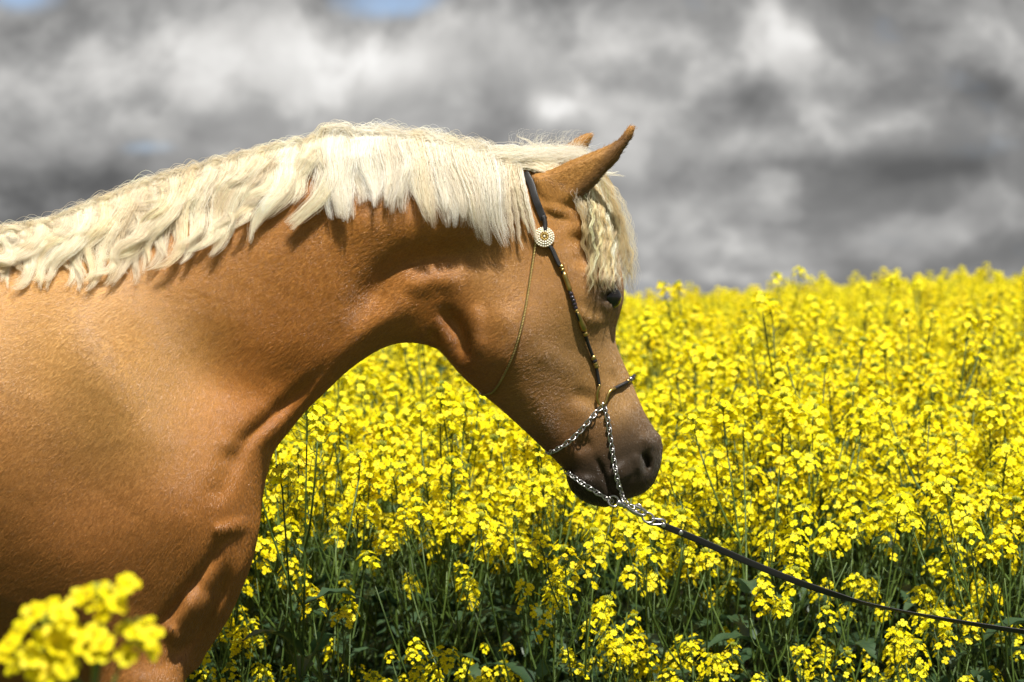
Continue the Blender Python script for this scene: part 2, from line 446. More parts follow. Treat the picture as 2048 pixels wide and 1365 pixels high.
GOLD = (0.43, 0.205, 0.056)
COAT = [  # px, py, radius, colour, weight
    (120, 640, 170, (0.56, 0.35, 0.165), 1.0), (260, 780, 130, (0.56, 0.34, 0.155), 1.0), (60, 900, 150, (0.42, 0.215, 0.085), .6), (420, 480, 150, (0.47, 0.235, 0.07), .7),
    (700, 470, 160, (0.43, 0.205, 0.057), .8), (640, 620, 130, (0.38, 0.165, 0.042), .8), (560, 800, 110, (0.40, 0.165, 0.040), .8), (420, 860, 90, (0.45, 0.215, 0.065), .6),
    (480, 1080, 110, (0.37, 0.16, 0.045), .8), (250, 1100, 160, (0.33, 0.15, 0.05), .9), (60, 1200, 170, (0.29, 0.13, 0.045), .9), (400, 1250, 90, (.31, .14, .043), .8), (800, 620, 80, (0.42, 0.19, 0.05), .8), (900, 650, 70, (0.33, 0.135, 0.034), .8),  # browner lower chest: its shading is put into the coat colour
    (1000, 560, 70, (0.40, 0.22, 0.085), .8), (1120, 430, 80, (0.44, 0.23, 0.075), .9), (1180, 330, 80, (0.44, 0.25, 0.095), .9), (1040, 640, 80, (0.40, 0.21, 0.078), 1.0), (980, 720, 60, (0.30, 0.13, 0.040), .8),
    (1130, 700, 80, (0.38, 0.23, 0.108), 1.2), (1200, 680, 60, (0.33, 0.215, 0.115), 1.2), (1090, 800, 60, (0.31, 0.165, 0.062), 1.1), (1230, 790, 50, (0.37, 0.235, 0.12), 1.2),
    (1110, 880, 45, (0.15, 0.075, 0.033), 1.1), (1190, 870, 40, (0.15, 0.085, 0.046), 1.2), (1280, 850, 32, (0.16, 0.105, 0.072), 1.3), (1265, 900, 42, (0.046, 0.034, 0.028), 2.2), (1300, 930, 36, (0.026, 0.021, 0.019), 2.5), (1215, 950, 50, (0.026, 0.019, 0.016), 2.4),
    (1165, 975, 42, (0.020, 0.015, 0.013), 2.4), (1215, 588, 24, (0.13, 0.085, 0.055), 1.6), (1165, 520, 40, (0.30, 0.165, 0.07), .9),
    (1168, 382, 13, (.15, .08, .038), 6), (1178, 374, 13, (.15, .08, .038), 6), (1192, 360, 13, (.15, .08, .038), 6), (1207, 342, 13, (.15, .08, .038), 6), (1221, 325, 13, (.15, .08, .038), 6), (1234, 308, 13, (.15, .08, .038), 6), (1246, 289, 13, (.15, .08, .038), 6), (1215, 590, 16, (.05, .032, .022), 3)]  # ear's lower rim: shade of its opening put into the coat colour
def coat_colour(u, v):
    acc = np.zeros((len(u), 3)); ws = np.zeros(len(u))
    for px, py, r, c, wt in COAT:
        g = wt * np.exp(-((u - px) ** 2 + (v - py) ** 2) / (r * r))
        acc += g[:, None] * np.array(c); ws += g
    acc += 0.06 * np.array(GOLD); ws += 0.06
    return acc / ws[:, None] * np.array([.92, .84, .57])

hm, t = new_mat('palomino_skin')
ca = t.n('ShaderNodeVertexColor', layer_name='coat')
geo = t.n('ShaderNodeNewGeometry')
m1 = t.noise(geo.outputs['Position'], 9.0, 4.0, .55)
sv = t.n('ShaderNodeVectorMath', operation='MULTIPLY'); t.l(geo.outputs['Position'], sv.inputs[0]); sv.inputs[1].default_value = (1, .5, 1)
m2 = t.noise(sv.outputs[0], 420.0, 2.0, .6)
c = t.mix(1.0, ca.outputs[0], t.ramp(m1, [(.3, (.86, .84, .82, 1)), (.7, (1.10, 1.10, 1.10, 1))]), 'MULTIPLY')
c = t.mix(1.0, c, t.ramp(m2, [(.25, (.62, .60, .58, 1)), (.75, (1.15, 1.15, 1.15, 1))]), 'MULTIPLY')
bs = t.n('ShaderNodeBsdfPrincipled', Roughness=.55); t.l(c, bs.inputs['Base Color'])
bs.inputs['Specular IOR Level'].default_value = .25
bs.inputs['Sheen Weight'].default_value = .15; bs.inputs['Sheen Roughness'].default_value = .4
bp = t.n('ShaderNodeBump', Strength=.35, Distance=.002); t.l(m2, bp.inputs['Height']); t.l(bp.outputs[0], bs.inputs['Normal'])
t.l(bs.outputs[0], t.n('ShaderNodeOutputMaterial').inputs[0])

horse = empty('horse', (-1.2, 0, 0))
tag(horse, 'palomino horse with flaxen mane standing with lowered, tucked head', 'horse')
def adopt(o, parent):
    """parent a mesh written in world coordinates"""
    o.parent = parent
    off = Vector((0, 0, 0)); p = parent
    while p is not None: off += p.location; p = p.parent
    o.location = -off
    return o

hme = mesh_np('body', HV, HQ, [hm])
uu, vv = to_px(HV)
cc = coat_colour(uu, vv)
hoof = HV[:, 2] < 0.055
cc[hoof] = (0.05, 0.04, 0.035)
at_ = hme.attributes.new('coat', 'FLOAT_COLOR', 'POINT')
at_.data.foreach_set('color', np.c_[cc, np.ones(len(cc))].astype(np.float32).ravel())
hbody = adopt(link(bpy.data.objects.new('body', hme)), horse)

# eye under the forelock
def uv_ball(name, r, mats, seg=20, rings=12):
    bm = bmesh.new(); bmesh.ops.create_uvsphere(bm, u_segments=seg, v_segments=rings, radius=r)
    me = bpy.data.meshes.new(name); bm.to_mesh(me); bm.free()
    for m in mats: me.materials.append(m)
    me.polygons.foreach_set('use_smooth', [True] * len(me.polygons))
    return me
def plain(name, col, rough=.5, metal=0.0, spec=.5, bump=None, coat=0.0):
    m, q = new_mat(name)
    b = q.n('ShaderNodeBsdfPrincipled', Roughness=rough, Metallic=metal)
    b.inputs['Specular IOR Level'].default_value = spec; b.inputs['Coat Weight'].default_value = coat
    tcn = q.n('ShaderNodeTexCoord')
    nz = q.noise(tcn.outputs['Object'], bump[0] if bump else 60.0, 4.0, .6)
    colr = q.mix(1.0, (*col, 1), q.ramp(nz, [(.3, (.75, .75, .75, 1)), (.7, (1.2, 1.2, 1.2, 1))]), 'MULTIPLY')
    q.l(colr, b.inputs['Base Color'])
    if bump:
        bb = q.n('ShaderNodeBump', Strength=bump[1], Distance=.002); q.l(nz, bb.inputs['Height']); q.l(bb.outputs[0], b.inputs['Normal'])
    q.l(b.outputs[0], q.n('ShaderNodeOutputMaterial').inputs[0])
    return m
EYE = plain('dark_eye', (.008, .006, .005), .06, spec=.6)
eye = adopt(link(bpy.data.objects.new('eye', uv_ball('eye', .021, [EYE]))), horse)
eye.location = on_horse(1219, 595, -.0105) - horse.location

# hair made of fine curves
def hair_object(name, P, rad, col, mat, parent):
    """P: (n, k, 3) strand points; rad: (n, k); col: (n, 3)"""
    n, k = P.shape[:2]
    hc = bpy.data.hair_curves.new(name)
    hc.add_curves([k] * n)
    hc.attributes['position'].data.foreach_set('vector', P.astype(np.float32).ravel())
    ra = hc.attributes.get('radius') or hc.attributes.new('radius', 'FLOAT', 'POINT')
    ra.data.foreach_set('value', rad.astype(np.float32).ravel())
    a = hc.attributes.new('tint', 'FLOAT_COLOR', 'CURVE')
    a.data.foreach_set('color', np.c_[col, np.ones(n)].astype(np.float32).ravel())
    hc.materials.append(mat)
    o = link(bpy.data.objects.new(name, hc))
    return adopt(o, parent)

def hair_mat(name, rough, spec, transl):
    m, q = new_mat(name)
    a = q.n('ShaderNodeAttribute', attribute_name='tint')
    b = q.n('ShaderNodeBsdfPrincipled', Roughness=rough); q.l(a.outputs['Color'], b.inputs['Base Color'])
    b.inputs['Specular IOR Level'].default_value = spec
    tr = q.n('ShaderNodeBsdfTranslucent'); q.l(a.outputs['Color'], tr.inputs[0])
    mx = q.n('ShaderNodeMixShader'); mx.inputs[0].default_value = transl
    q.l(b.outputs[0], mx.inputs[1]); q.l(tr.outputs[0], mx.inputs[2])
    q.l(mx.outputs[0], q.n('ShaderNodeOutputMaterial').inputs[0])
    return m
COATM = hair_mat('coat_hair', .27, .85, .08)
MANEM = hair_mat('mane_hair', .42, .35, .42)

# coat: short strands lying along the growth of the hair, on every side that can be seen
FLOW = [(700, 430, -.85, .5), (900, 420, -.8, .55), (600, 600, -.75, .66), (800, 640, -.8, .6), (400, 500, -.8, .6), (200, 650, -.75, .65), (100, 900, -.7, .7), (350, 900, -.55, .8), (500, 850, -.45, .9),
        (500, 1080, -.1, 1), (400, 1220, -.3, .95), (200, 1200, -.7, .7), (1020, 520, -.75, .65), (1030, 640, -.85, .5), (960, 720, -.9, .35), (1100, 740, -.85, .45), (1170, 660, -.5, .85), (1220, 720, -.2, 1),
        (1080, 850, -.85, .1), (1200, 830, -.4, .8), (1270, 870, -.1, 1), (1200, 940, -.3, .9), (1130, 450, -.4, .9), (1180, 340, .8, -.55), (1240, 290, .6, -.8)]
FLOW = np.array(FLOW)
def flow_dir(u, v):
    d2 = (u[:, None] - FLOW[None, :, 0]) ** 2 + (v[:, None] - FLOW[None, :, 1]) ** 2
    wt = 1 / (d2 + 900) ** 1.5
    f = (wt[:, :, None] * FLOW[None, :, 2:]).sum(1)
    return f / np.linalg.norm(f, axis=1)[:, None]

def make_coat(count):
    q = HV[HQ]; cen = q.mean(1)
    n = np.cross(q[:, 2] - q[:, 0], q[:, 3] - q[:, 1]); area = np.linalg.norm(n, axis=1); n /= area[:, None] + 1e-12
    keep = (cen[:, 0] > -1.0) & (cen[:, 2] > .62) & ((n[:, 1] < .25) | (cen[:, 0] > .05))
    pu, pv = to_px(cen)
    muzzle = np.exp(-(((pu - 1240) / 90) ** 2 + ((pv - 950) / 70) ** 2))
    earz = (pu > 1100) & (pv < 400)
    wgt = area * keep * (1 - .75 * muzzle)
    idx = rng.choice(len(cen), count, p=wgt / wgt.sum())
    a, b = rng.random((2, count, 1))
    Q = q[idx]
    P0 = Q[:, 0] * (1 - a) * (1 - b) + Q[:, 1] * a * (1 - b) + Q[:, 2] * a * b + Q[:, 3] * (1 - a) * b
    N = n[idx]
    u, v = to_px(P0); f = flow_dir(u, v)
    d = np.c_[f[:, 0], np.zeros(count), -f[:, 1]] + rng.normal(0, .16, (count, 3))
    # slow whorls, so that the lie of the coat is uneven
    wv = .10 * np.sin(P0[:, 0] * 23 + 2 * np.sin(P0[:, 2] * 17)) * np.sin(P0[:, 2] * 19 + P0[:, 0] * 7)
    d[:, 0] += wv; d[:, 2] += .6 * wv
    d -= (d * N).sum(1)[:, None] * N; d /= np.linalg.norm(d, axis=1)[:, None] + 1e-9
    L = rng.uniform(.006, .012, count) * (1 - .55 * muzzle[idx]) * np.where(u > 950, .75, 1.0)
    L = L[:, None]
    lift = rng.uniform(.04, .15, count)[:, None]
    P1 = P0 + L * .5 * (d + N * lift); P2 = P0 + L * (d + N * lift * .75)
    P = np.stack([P0 - N * .0008, P1, P2], 1)
    r = np.stack([np.full(count, .00015), np.full(count, .00013), np.full(count, .00005)], 1)
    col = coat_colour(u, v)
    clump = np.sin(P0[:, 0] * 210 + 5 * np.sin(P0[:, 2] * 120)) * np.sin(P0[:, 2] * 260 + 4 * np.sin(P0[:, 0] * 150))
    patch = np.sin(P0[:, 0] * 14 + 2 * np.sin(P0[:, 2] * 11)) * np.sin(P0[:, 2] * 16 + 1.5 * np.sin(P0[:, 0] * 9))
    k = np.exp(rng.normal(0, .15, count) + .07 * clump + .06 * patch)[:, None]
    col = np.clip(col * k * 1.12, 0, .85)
    pale = (rng.random(count) < .035)[:, None]
    col = np.where(pale, col * .5 + np.array([.34, .26, .16]) * .5 * (1 - muzzle[idx])[:, None] + col * .5 * muzzle[idx][:, None], col)
    return hair_object('coat', P, r, col, COATM, horse)
make_coat(COAT_COUNT)

# ------------------------------------------------------------------ mane and forelock
def on_horse_np(u, v, off, near):
    """array version: near = 0 on the middle plane .. 1 on the near surface"""
    y = np.full(u.shape, -0.06)
    for _ in range(4):
        d = y - CAM_Y
        x = (u - CX) / FPX * d; z = CAM_Z - (v - CY) / FPX * d
        b = bend(x); y = b * (1 - near) + lookup(YN, x, z) * near - off
    d = y - CAM_Y
    return np.stack([(u - CX) / FPX * d, y, CAM_Z - (v - CY) / FPX * d], -1)

CREST = catmull([p for p in body_line if p[1] < 480 and p[0] < 1150 and p[0] >= -100][:14], 6)
def crest_v(u): return np.interp(u, CREST[:, 0], CREST[:, 1])

class Hair:
    def __init__(s): s.P, s.R, s.C = [], [], []
    def lock(s, path, n, w0, w1, off0, off1, thick=.004, wave=0., nw=2., ph=0., frizz=1.2, col=(.8, .68, .46), rad=.00030, near=True, K=22, tipvar=.12, var=.10, spread=.45):
        """n strands along a path of pixels; w0/w1: width of the lock at root and tip in pixels, off0/off1: height above the coat in metres"""
        C = catmull(path, 4.0); L = np.r_[0, np.cumsum(np.linalg.norm(np.diff(C, axis=0), axis=1))]
        ends = np.clip(1 - np.abs(rng.normal(0, tipvar, n)), .35, 1)[:, None]
        t = np.linspace(0, 1, K)[None, :] * ends
        u = np.interp(t * L[-1], L, C[:, 0]); v = np.interp(t * L[-1], L, C[:, 1])
        du = np.interp(np.clip(t + .03, 0, 1) * L[-1], L, C[:, 0]) - np.interp(np.clip(t - .03, 0, 1) * L[-1], L, C[:, 0])
        dv = np.interp(np.clip(t + .03, 0, 1) * L[-1], L, C[:, 1]) - np.interp(np.clip(t - .03, 0, 1) * L[-1], L, C[:, 1])
        q = np.hypot(du, dv) + 1e-6; nu, nv = -dv / q, du / q
        # strands lie in a few flat bundles that close towards the tip
        nb = max(1, n // 22); bc = rng.uniform(-1, 1, nb); bi = rng.integers(0, nb, n)
        s1 = (bc[bi] + rng.normal(0, spread, n))[:, None]
        a = rng.normal(0, 1, n)[:, None]
        wdt = w0 + (w1 - w0) * t ** 2.0
        lat = s1 * wdt * .5
        env = np.clip(t * 4, 0, 1)
        lat = lat + wave * np.sin(2 * np.pi * (nw * t + ph)) * env * (.6 + .5 * t)
        bph = rng.random(nb)[bi][:, None]
        lat = lat + frizz * np.sin(2 * np.pi * (bph + t * L[-1] / 34.0)) * env
        hp = rng.random((n, 1)); lat = lat + .6 * frizz * rng.normal(0, 1, (n, 1)) * np.sin(2 * np.pi * (hp + t * L[-1] / 55.0)) * env * t
        off = off0 + (off1 - off0) * np.clip(t * 3, 0, 1) + a * thick * (1 - .55 * t) + (wave * .0006) * np.cos(2 * np.pi * (nw * t + ph)) * env
        off = np.maximum(off, .0025) if near else off
        nr = np.clip(t / rng.uniform(.02, .15, (n, 1)), 0, 1) ** .6 if near else np.zeros_like(t)
        P = on_horse_np(u + nu * lat, v + nv * lat, off, nr)
        s.P.append(P)
        r = rad * (1 - .75 * np.linspace(0, 1, K) ** 2)[None, :] * rng.uniform(.75, 1.2, (n, 1)); s.R.append(r)
        cb = np.exp(rng.normal(0, var, nb))[bi][:, None] * np.exp(rng.normal(0, .13, (n, 1)))
        warm = rng.random((n, 1)) * .5
        c = np.array(col)[None, :] * cb * (1 - warm * np.array([[.02, .08, .22]]))
        s.C.append(np.clip(c, .02, .97))
    def make(s, name, parent):
        return hair_object(name, np.concatenate(s.P), np.concatenate(s.R), np.concatenate(s.C), MANEM, parent)

RU = [-90, 20, 100, 180, 260, 330, 400, 470, 540, 600, 640, 668, 700, 760, 820, 880, 940, 985, 1022]
DU = [-50, -55, -55, -60, -62, -60, -60, -66, -74, -84, -70, -4, 4, 16, 30, 44, 44, 36, 20]
TV = [560, 565, 572, 578, 566, 540, 515, 498, 474, 455, 425, 425, 425, 420, 440, 468, 484, 484, 470]
CREAM, PALE, STRAW = (.93, .845, .69), (.955, .895, .79), (.84, .69, .43)
hr = Hair()
for layer, (step, n, o0, o1, w0, lenf) in enumerate([(9.0, 80, .003, .005, 28, .55), (19.0, 200, .004, .009, 27, 1.0), (34.0, 200, .006, .015, 25, 1.0)]):
    u = -95 + layer * 3.0
    while u < 992:
        ru = u + rng.uniform(-4, 4)
        du, tv = np.interp(ru, RU, DU), np.interp(ru, RU, TV)
        left = ru < 655
        lf = lenf * (rng.uniform(.78, 1.12) if left else rng.uniform(.78, 1.12) / (.66 if layer == 0 else 1))
        rv = crest_v(ru) + 2
        tvv = rv + (tv - rv) * lf; tu = ru + du * lf + rng.uniform(-26, 26) * (1 if left else .4)
        top = rv - rng.uniform(3, 6) - 1.5 * layer
        tone = np.exp(rng.normal(0, .08))
        if left:
            ph = ru / 260.0 + .30 * math.sin(ru / 47.0) + rng.uniform(-.16, .16)
            path = [(ru + 6, rv), (ru + 2, top), (ru - 4, rv + 10), (ru + du * .22, rv + (tvv - rv) * .38), (ru + du * .60, rv + (tvv - rv) * .72), (tu, tvv)]
            fade = np.clip((655 - ru) / 120, .6, 1)
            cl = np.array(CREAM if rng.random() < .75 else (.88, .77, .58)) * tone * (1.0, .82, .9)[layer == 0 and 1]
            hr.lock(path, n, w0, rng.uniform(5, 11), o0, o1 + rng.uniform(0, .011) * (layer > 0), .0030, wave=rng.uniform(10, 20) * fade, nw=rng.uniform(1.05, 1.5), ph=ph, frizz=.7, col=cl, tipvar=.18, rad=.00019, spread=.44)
        else:
            path = [(ru - 4, rv), (ru - 3, top), (ru + 1, rv + 12), (ru + du * .45, rv + (tvv - rv) * .45), (tu, tvv)]
            right = np.clip((ru - 700) / 250, 0, 1)
            cl = np.array(PALE if rng.random() < .8 else CREAM) * tone
            hr.lock(path, n + 20, w0 + 8, rng.uniform(4, 14), o0, o1 + rng.uniform(0, .009) + .010 * right, .0035 + .003 * right, wave=rng.uniform(2, 7), nw=1.15, ph=ru / 150.0, frizz=.9, col=cl, tipvar=.21, rad=.00020, spread=.5)
        u += step * rng.uniform(.75, 1.25)
# the deep wave where the curled part meets the straight part
for k in range(7):
    a = rng.uniform(-8, 8)
    hr.lock([(668 + a, 280), (655 + a, 264), (648 + a, 300), (662 + a, 345), (640 + a, 392), (600 + a, 432), (575 + a, 455 + a)], 90, 22, 8, .010, .022, .004, wave=2, nw=1, ph=k * .2, frizz=.6, rad=.00022, col=CREAM)
for k in range(8):
    a = rng.uniform(-9, 9)
    hr.lock([(690 + a, 279), (676 + a, 262), (668 + a, 300), (672 + a, 350), (682 + a, 400), (688 + a, 442 + .6 * a)], 100, 26, 7, .010, .024, .004, wave=3, nw=1.1, ph=k * .15, frizz=.6, rad=.00022, col=PALE)
# thin lock that falls past the strap to the rosette, and its neighbours behind the ear
for (p, n, w) in [([(1030, 318), (1036, 325), (1046, 370), (1054, 410), (1064, 450), (1076, 484)], 130, 14), ([(1020, 318), (1024, 330), (1034, 380), (1044, 430), (1060, 470)], 80, 14), ([(1000, 312), (1006, 322), (1020, 390), (1028, 440), (1034, 480), (1045, 505)], 60, 16), ([(1012, 314), (1018, 330), (1016, 400), (1022, 450), (1028, 485)], 60, 14)]:
    hr.lock(p, n, w, 5, .008, .014, .004, wave=1.5, nw=1, frizz=1.0, col=CREAM, tipvar=.15)
# hair swept forward over the poll between the ears
for k in range(60):
    su = 970 + 110 * rng.random(); sv = crest_v(su) + 8
    b = rng.uniform(-1, 1); c_ = rng.random()
    path = [(su, sv), (su + 30, sv - 4 + 6 * b), (1088 + 12 * b, 326 - 10 * c_ + 8 * b), (1125 + 10 * b, 328 - 14 * c_ + 8 * b), (1158 + 8 * b, 332 - 14 * c_ + 10 * b), (1186 + 8 * b, 336 + 8 * b), (1204 + 8 * b, 358 + 12 * b)]
    hr.lock(path, 48, 18, 20, .0, -.03 + .06 * rng.random(), .018, wave=rng.uniform(1, 6), nw=1.3, ph=rng.random(), frizz=2.4, tipvar=.3, spread=.9, var=.16, rad=.0002, col=PALE if rng.random() < .7 else CREAM, near=False)
# short tuft over the near ear's root
for k in range(10):
    su = 1035 + 40 * rng.random(); b = rng.uniform(-1, 1)
    hr.lock([(su, crest_v(su) + 8), (su + 18, 330 + 5 * b), (1095, 336 + 4 * b), (1120 + 8 * b, 328 + 4 * b)], 50, 16, 8, .008, .014, .005, wave=2, nw=1, ph=rng.random(), frizz=1.4, col=CREAM)
# loose short hairs along the crest and wisps over the poll
for k in range(240):
    su = rng.uniform(-20, 1010); sv = crest_v(su) - 6; a = rng.uniform(-1, .3) if su < 655 else rng.uniform(-.4, .8); h = rng.uniform(4, 17)
    hr.lock([(su, sv + 8), (su + a * h * .8, sv - h * .7), (su + a * h * 2.2, sv - h * .6), (su + a * h * 3.4, sv + h * .2)], 1, 1, 1, 0, .004, .006, frizz=.6, rad=.00016, near=False, col=PALE)
for k in range(150):
    su = rng.uniform(1030, 1165); sv = 306; a = rng.uniform(-1, 1); h = rng.uniform(10, 46)
    hr.lock([(su, sv), (su + a * 14, sv - h * .5), (su + a * 30 + 8, sv - h), (su + a * 30 + 22, sv - h * 1.05)], 1, 1, 1, 0, .01, .02, frizz=1.6, rad=.00014, near=False, col=PALE)
for (p) in [[(1075, 296), (1062, 288), (1048, 280), (1030, 270)], [(1195, 350), (1215, 346), (1232, 350), (1253, 352)], [(1190, 345), (1212, 344), (1226, 346), (1240, 345)]]:
    hr.lock(p, 14, 6, 2, 0, .01, .004, frizz=1, rad=.00018, near=False, col=PALE)
mane = hr.make('mane', horse)

fl = Hair()
for k in range(64):
    f = min(max((k + rng.uniform(-.5, .5)) / 63.0, 0), 1)            # 0 beside the ear .. 1 over the forehead's outline
    s0 = (1152 + 40 * f, 350 - 14 * f)
    top = (1164 + 52 * f, 392 - 26 * f)
    mid = (1172 + 76 * f + rng.uniform(-4, 4), 452 + 2 * f)
    low = (1174 + 88 * f + rng.uniform(-6, 6), 515 + 6 * f)
    tip = (1176 + 88 * f + rng.uniform(-10, 10), rng.uniform(540, 592) + 10 * f)
    edge = f > .66
    fl.lock([s0, top, mid, low, tip], 36, 16, rng.uniform(3, 7), .004, .004 + .024 * rng.random() - (.035 * rng.random() if edge else 0), .004, wave=rng.uniform(2, 5), nw=rng.uniform(2.4, 3.8), ph=rng.random(), frizz=2.0,
            col=np.array(STRAW if rng.random() < .65 else (.86, .73, .48)) * np.exp(rng.normal(0, .22)), near=not edge, tipvar=.22, var=.28, spread=.30, rad=.0002)
for k in range(300):
    f = rng.random(); e = rng.uniform(-80, 16)
    fl.lock([(1190, 340), (1222 + e, 385), (1250 + e * .9, 450), (1262 + e * .8, 520), (1262 + e * .8 + rng.uniform(-6, 10), 560 + 40 * f)], 1, 1, 1, 0, .01, .015, wave=3, nw=2.4, ph=rng.random(), frizz=3.0, rad=.00015, near=e < -20, col=CREAM)
forelock = fl.make('forelock', horse)

# a few feelers on lips and chin
wk = Hair()
for k in range(46):
    u0, v0 = [(1190 + 30 * rng.random(), 985 + 22 * rng.random()), (1290 + 25 * rng.random(), 930 + 40 * rng.random()), (1145 + 25 * rng.random(), 955 + 35 * rng.random())][k % 3]
    ang = rng.uniform(.2, 1.4); L = rng.uniform(10, 26)
    wk.lock([(u0, v0), (u0 + L * .5 * math.cos(ang), v0 + L * .5 * math.sin(ang)), (u0 + L * math.cos(ang), v0 + L * math.sin(ang) + 3)], 1, 1, 1, .0005, .012, .004, frizz=.2, rad=.00014, near=True, col=(.10, .075, .06))
wk.make('whiskers', horse)

# tail, hanging behind the quarters
tl = Hair(); n = 1500; K = 16
tt = np.linspace(0, 1, K)[None, :]; a, b, cph = rng.normal(0, 1, (3, n, 1))
tx = -2.0 - .14 * np.sin(np.pi * np.clip(tt * 1.1, 0, 1)) - .03 * tt + a * .035 * (.5 + tt * (1.6 - tt)) + .008 * np.sin(9 * tt + cph)
ty = b * .04 * (.5 + tt * (1.6 - tt)); tz = 1.36 + .03 * np.sin(np.pi * np.clip(tt * 4, 0, 1)) - tt * (1.0 + .05 * a)
tl.P.append(np.stack([tx + .04 * (1 - np.clip(tt * 6, 0, 1)), ty + 0 * tx, tz], -1)); tl.R.append(np.full((n, K), .0005)); tl.C.append(np.clip(np.array([CREAM]) * np.exp(rng.normal(0, .15, (n, 1))), 0, .9))
tl.make('tail', horse)

# ------------------------------------------------------------------ the ground: verge under the horse, hillside under the crop
def ground_z(x, y):
    x = np.asarray(x, float); y = np.asarray(y, float)
    t = np.clip((y - 0.4) / 11.5, 0, 1)
    rise = 0.56 * (t - 0.22 * t * t * t)                          # long slope that flattens on the brow
    tilt = 0.074 * np.clip(x, -9, 9) * t ** 1.3
    return rise + tilt

gm, t = new_mat('soil_and_grass')
gp = t.n('ShaderNodeNewGeometry')
g1 = t.noise(gp.outputs['Position'], 3.0, 6.0, .6); g2 = t.noise(gp.outputs['Position'], 45.0, 5.0, .65)
sy = t.n('ShaderNodeSeparateXYZ'); t.l(gp.outputs['Position'], sy.inputs[0])
soil = t.ramp(g2, [(.3, (.035, .024, .015, 1)), (.7, (.085, .06, .038, 1))])
grass = t.ramp(g2, [(.3, (.02, .04, .008, 1)), (.7, (.06, .10, .022, 1))])
f = t.math('ADD', t.smooth(sy.outputs[1], .35, .5), t.math('MULTIPLY', t.math('SUBTRACT', g1, .55), 1.2), clamp=True)
b = t.n('ShaderNodeBsdfPrincipled', Roughness=.95); t.l(t.mix(f, grass, soil), b.inputs['Base Color'])
bp = t.n('ShaderNodeBump', Strength=.8, Distance=.03); t.l(g2, bp.inputs['Height']); t.l(bp.outputs[0], b.inputs['Normal'])
t.l(b.outputs[0], t.n('ShaderNodeOutputMaterial').inputs[0])
ax = np.r_[-3000, -600, -120, -40, np.linspace(-14, 14, 57), 40, 120, 600, 3000]
ay = np.r_[-3000, -400, -60, -12, np.linspace(-5, 18, 70), 30, 60, 300, 3000]
AX, AY = np.meshgrid(ax, ay, indexing='ij'); AZ = ground_z(AX, AY)
nx_, ny_ = AX.shape
idx = np.arange(nx_ * ny_).reshape(nx_, ny_)
Qd = np.stack([idx[:-1, :-1], idx[1:, :-1], idx[1:, 1:], idx[:-1, 1:]], -1).reshape(-1, 4)
ground = link(bpy.data.objects.new('ground', mesh_np('ground', np.stack([AX, AY, AZ], -1).reshape(-1, 3), Qd, [gm])))
tag(ground, 'sloping field ground with dark soil and a grass verge', kind='structure')

# ------------------------------------------------------------------ show halter and lead
LEATHER = plain('black_leather', (.018, .017, .018), .42, spec=.5, bump=(900, .25))
CORD = plain('black_cord', (.012, .011, .012), .45, bump=(1200, .4))
GOLDM = plain('gold_metal', (.50, .35, .12), .32, 1.0)
GOLDCH = plain('gold_chain_metal', (.36, .27, .10), .5, 1.0)
STEEL = plain('steel', (.50, .49, .48), .28, 1.0)
PEARL = plain('pearl', (.80, .74, .60), .18, spec=.7, coat=.6)
BEAD = plain('dark_bead', (.02, .012, .02), .12, spec=.8)

def tube_mesh(name, P, R, mat, n=8, flat=None, normal=None, caps=True, twist=None):
    """tube along points; flat = (half width, half thickness) turns it into a strap whose face looks along `normal`"""
    P = [Vector(p) for p in P]; V, Fc = [], []
    m = len(P); R = R if hasattr(R, '__len__') else [R] * m
    prev = None
    for i in range(m):
        tn = (P[min(i + 1, m - 1)] - P[max(i - 1, 0)]).normalized()
        nr = Vector(normal) if normal is not None else (prev if prev is not None else (Vector((0, -1, 0)) if abs(tn.y) < .9 else Vector((1, 0, 0))))
        nr = (nr - tn * nr.dot(tn)).normalized(); prev = nr
        if twist is not None: nr = Quaternion(tn, twist[i]) @ nr
        bn = tn.cross(nr).normalized()
        for k in range(n):
            a = 2 * math.pi * k / n
            if flat:
                ca, sa = math.cos(a), math.sin(a)
                e = lambda c, w_: math.copysign(abs(c) ** .45, c) * w_
                V.append(P[i] + bn * e(ca, flat[0]) + nr * e(sa, flat[1]))
            else:
                V.append(P[i] + (bn * math.cos(a) + nr * math.sin(a)) * R[i])
    for i in range(m - 1):
        for k in range(n):
            Fc.append((i * n + k, i * n + (k + 1) % n, (i + 1) * n + (k + 1) % n, (i + 1) * n + k))
    if caps:
        Fc.append(tuple(range(n - 1, -1, -1))); Fc.append(tuple((m - 1) * n + k for k in range(n)))
    return mesh_from(name, V, Fc, [mat])

halter = empty('show_halter', on_horse(1088, 475, .006))
tag(halter, 'black and gold beaded show halter with steel chains on the horse head', 'halter')
def hpart(name, me, parent=halter):
    return adopt(link(bpy.data.objects.new(name, me)), parent)
def surf_path(pxs, off, step=3.0):
    return [on_horse(u, v, off) for u, v in catmull(pxs, step)]

# broad crown strap behind the ear, narrowing to the cord
cs = surf_path([(1050, 345), (1062, 368), (1071, 398), (1081, 424), (1088, 440)], .007)
hpart('crown_strap', tube_mesh('crown_strap', cs, .0, LEATHER, 12, flat=(.0064, .0020), normal=(-.25, -1, .1)))
hpart('crown_cord', tube_mesh('crown_cord', surf_path([(1086, 432), (1090, 446), (1090, 462)], .008), .0042, CORD, 10))
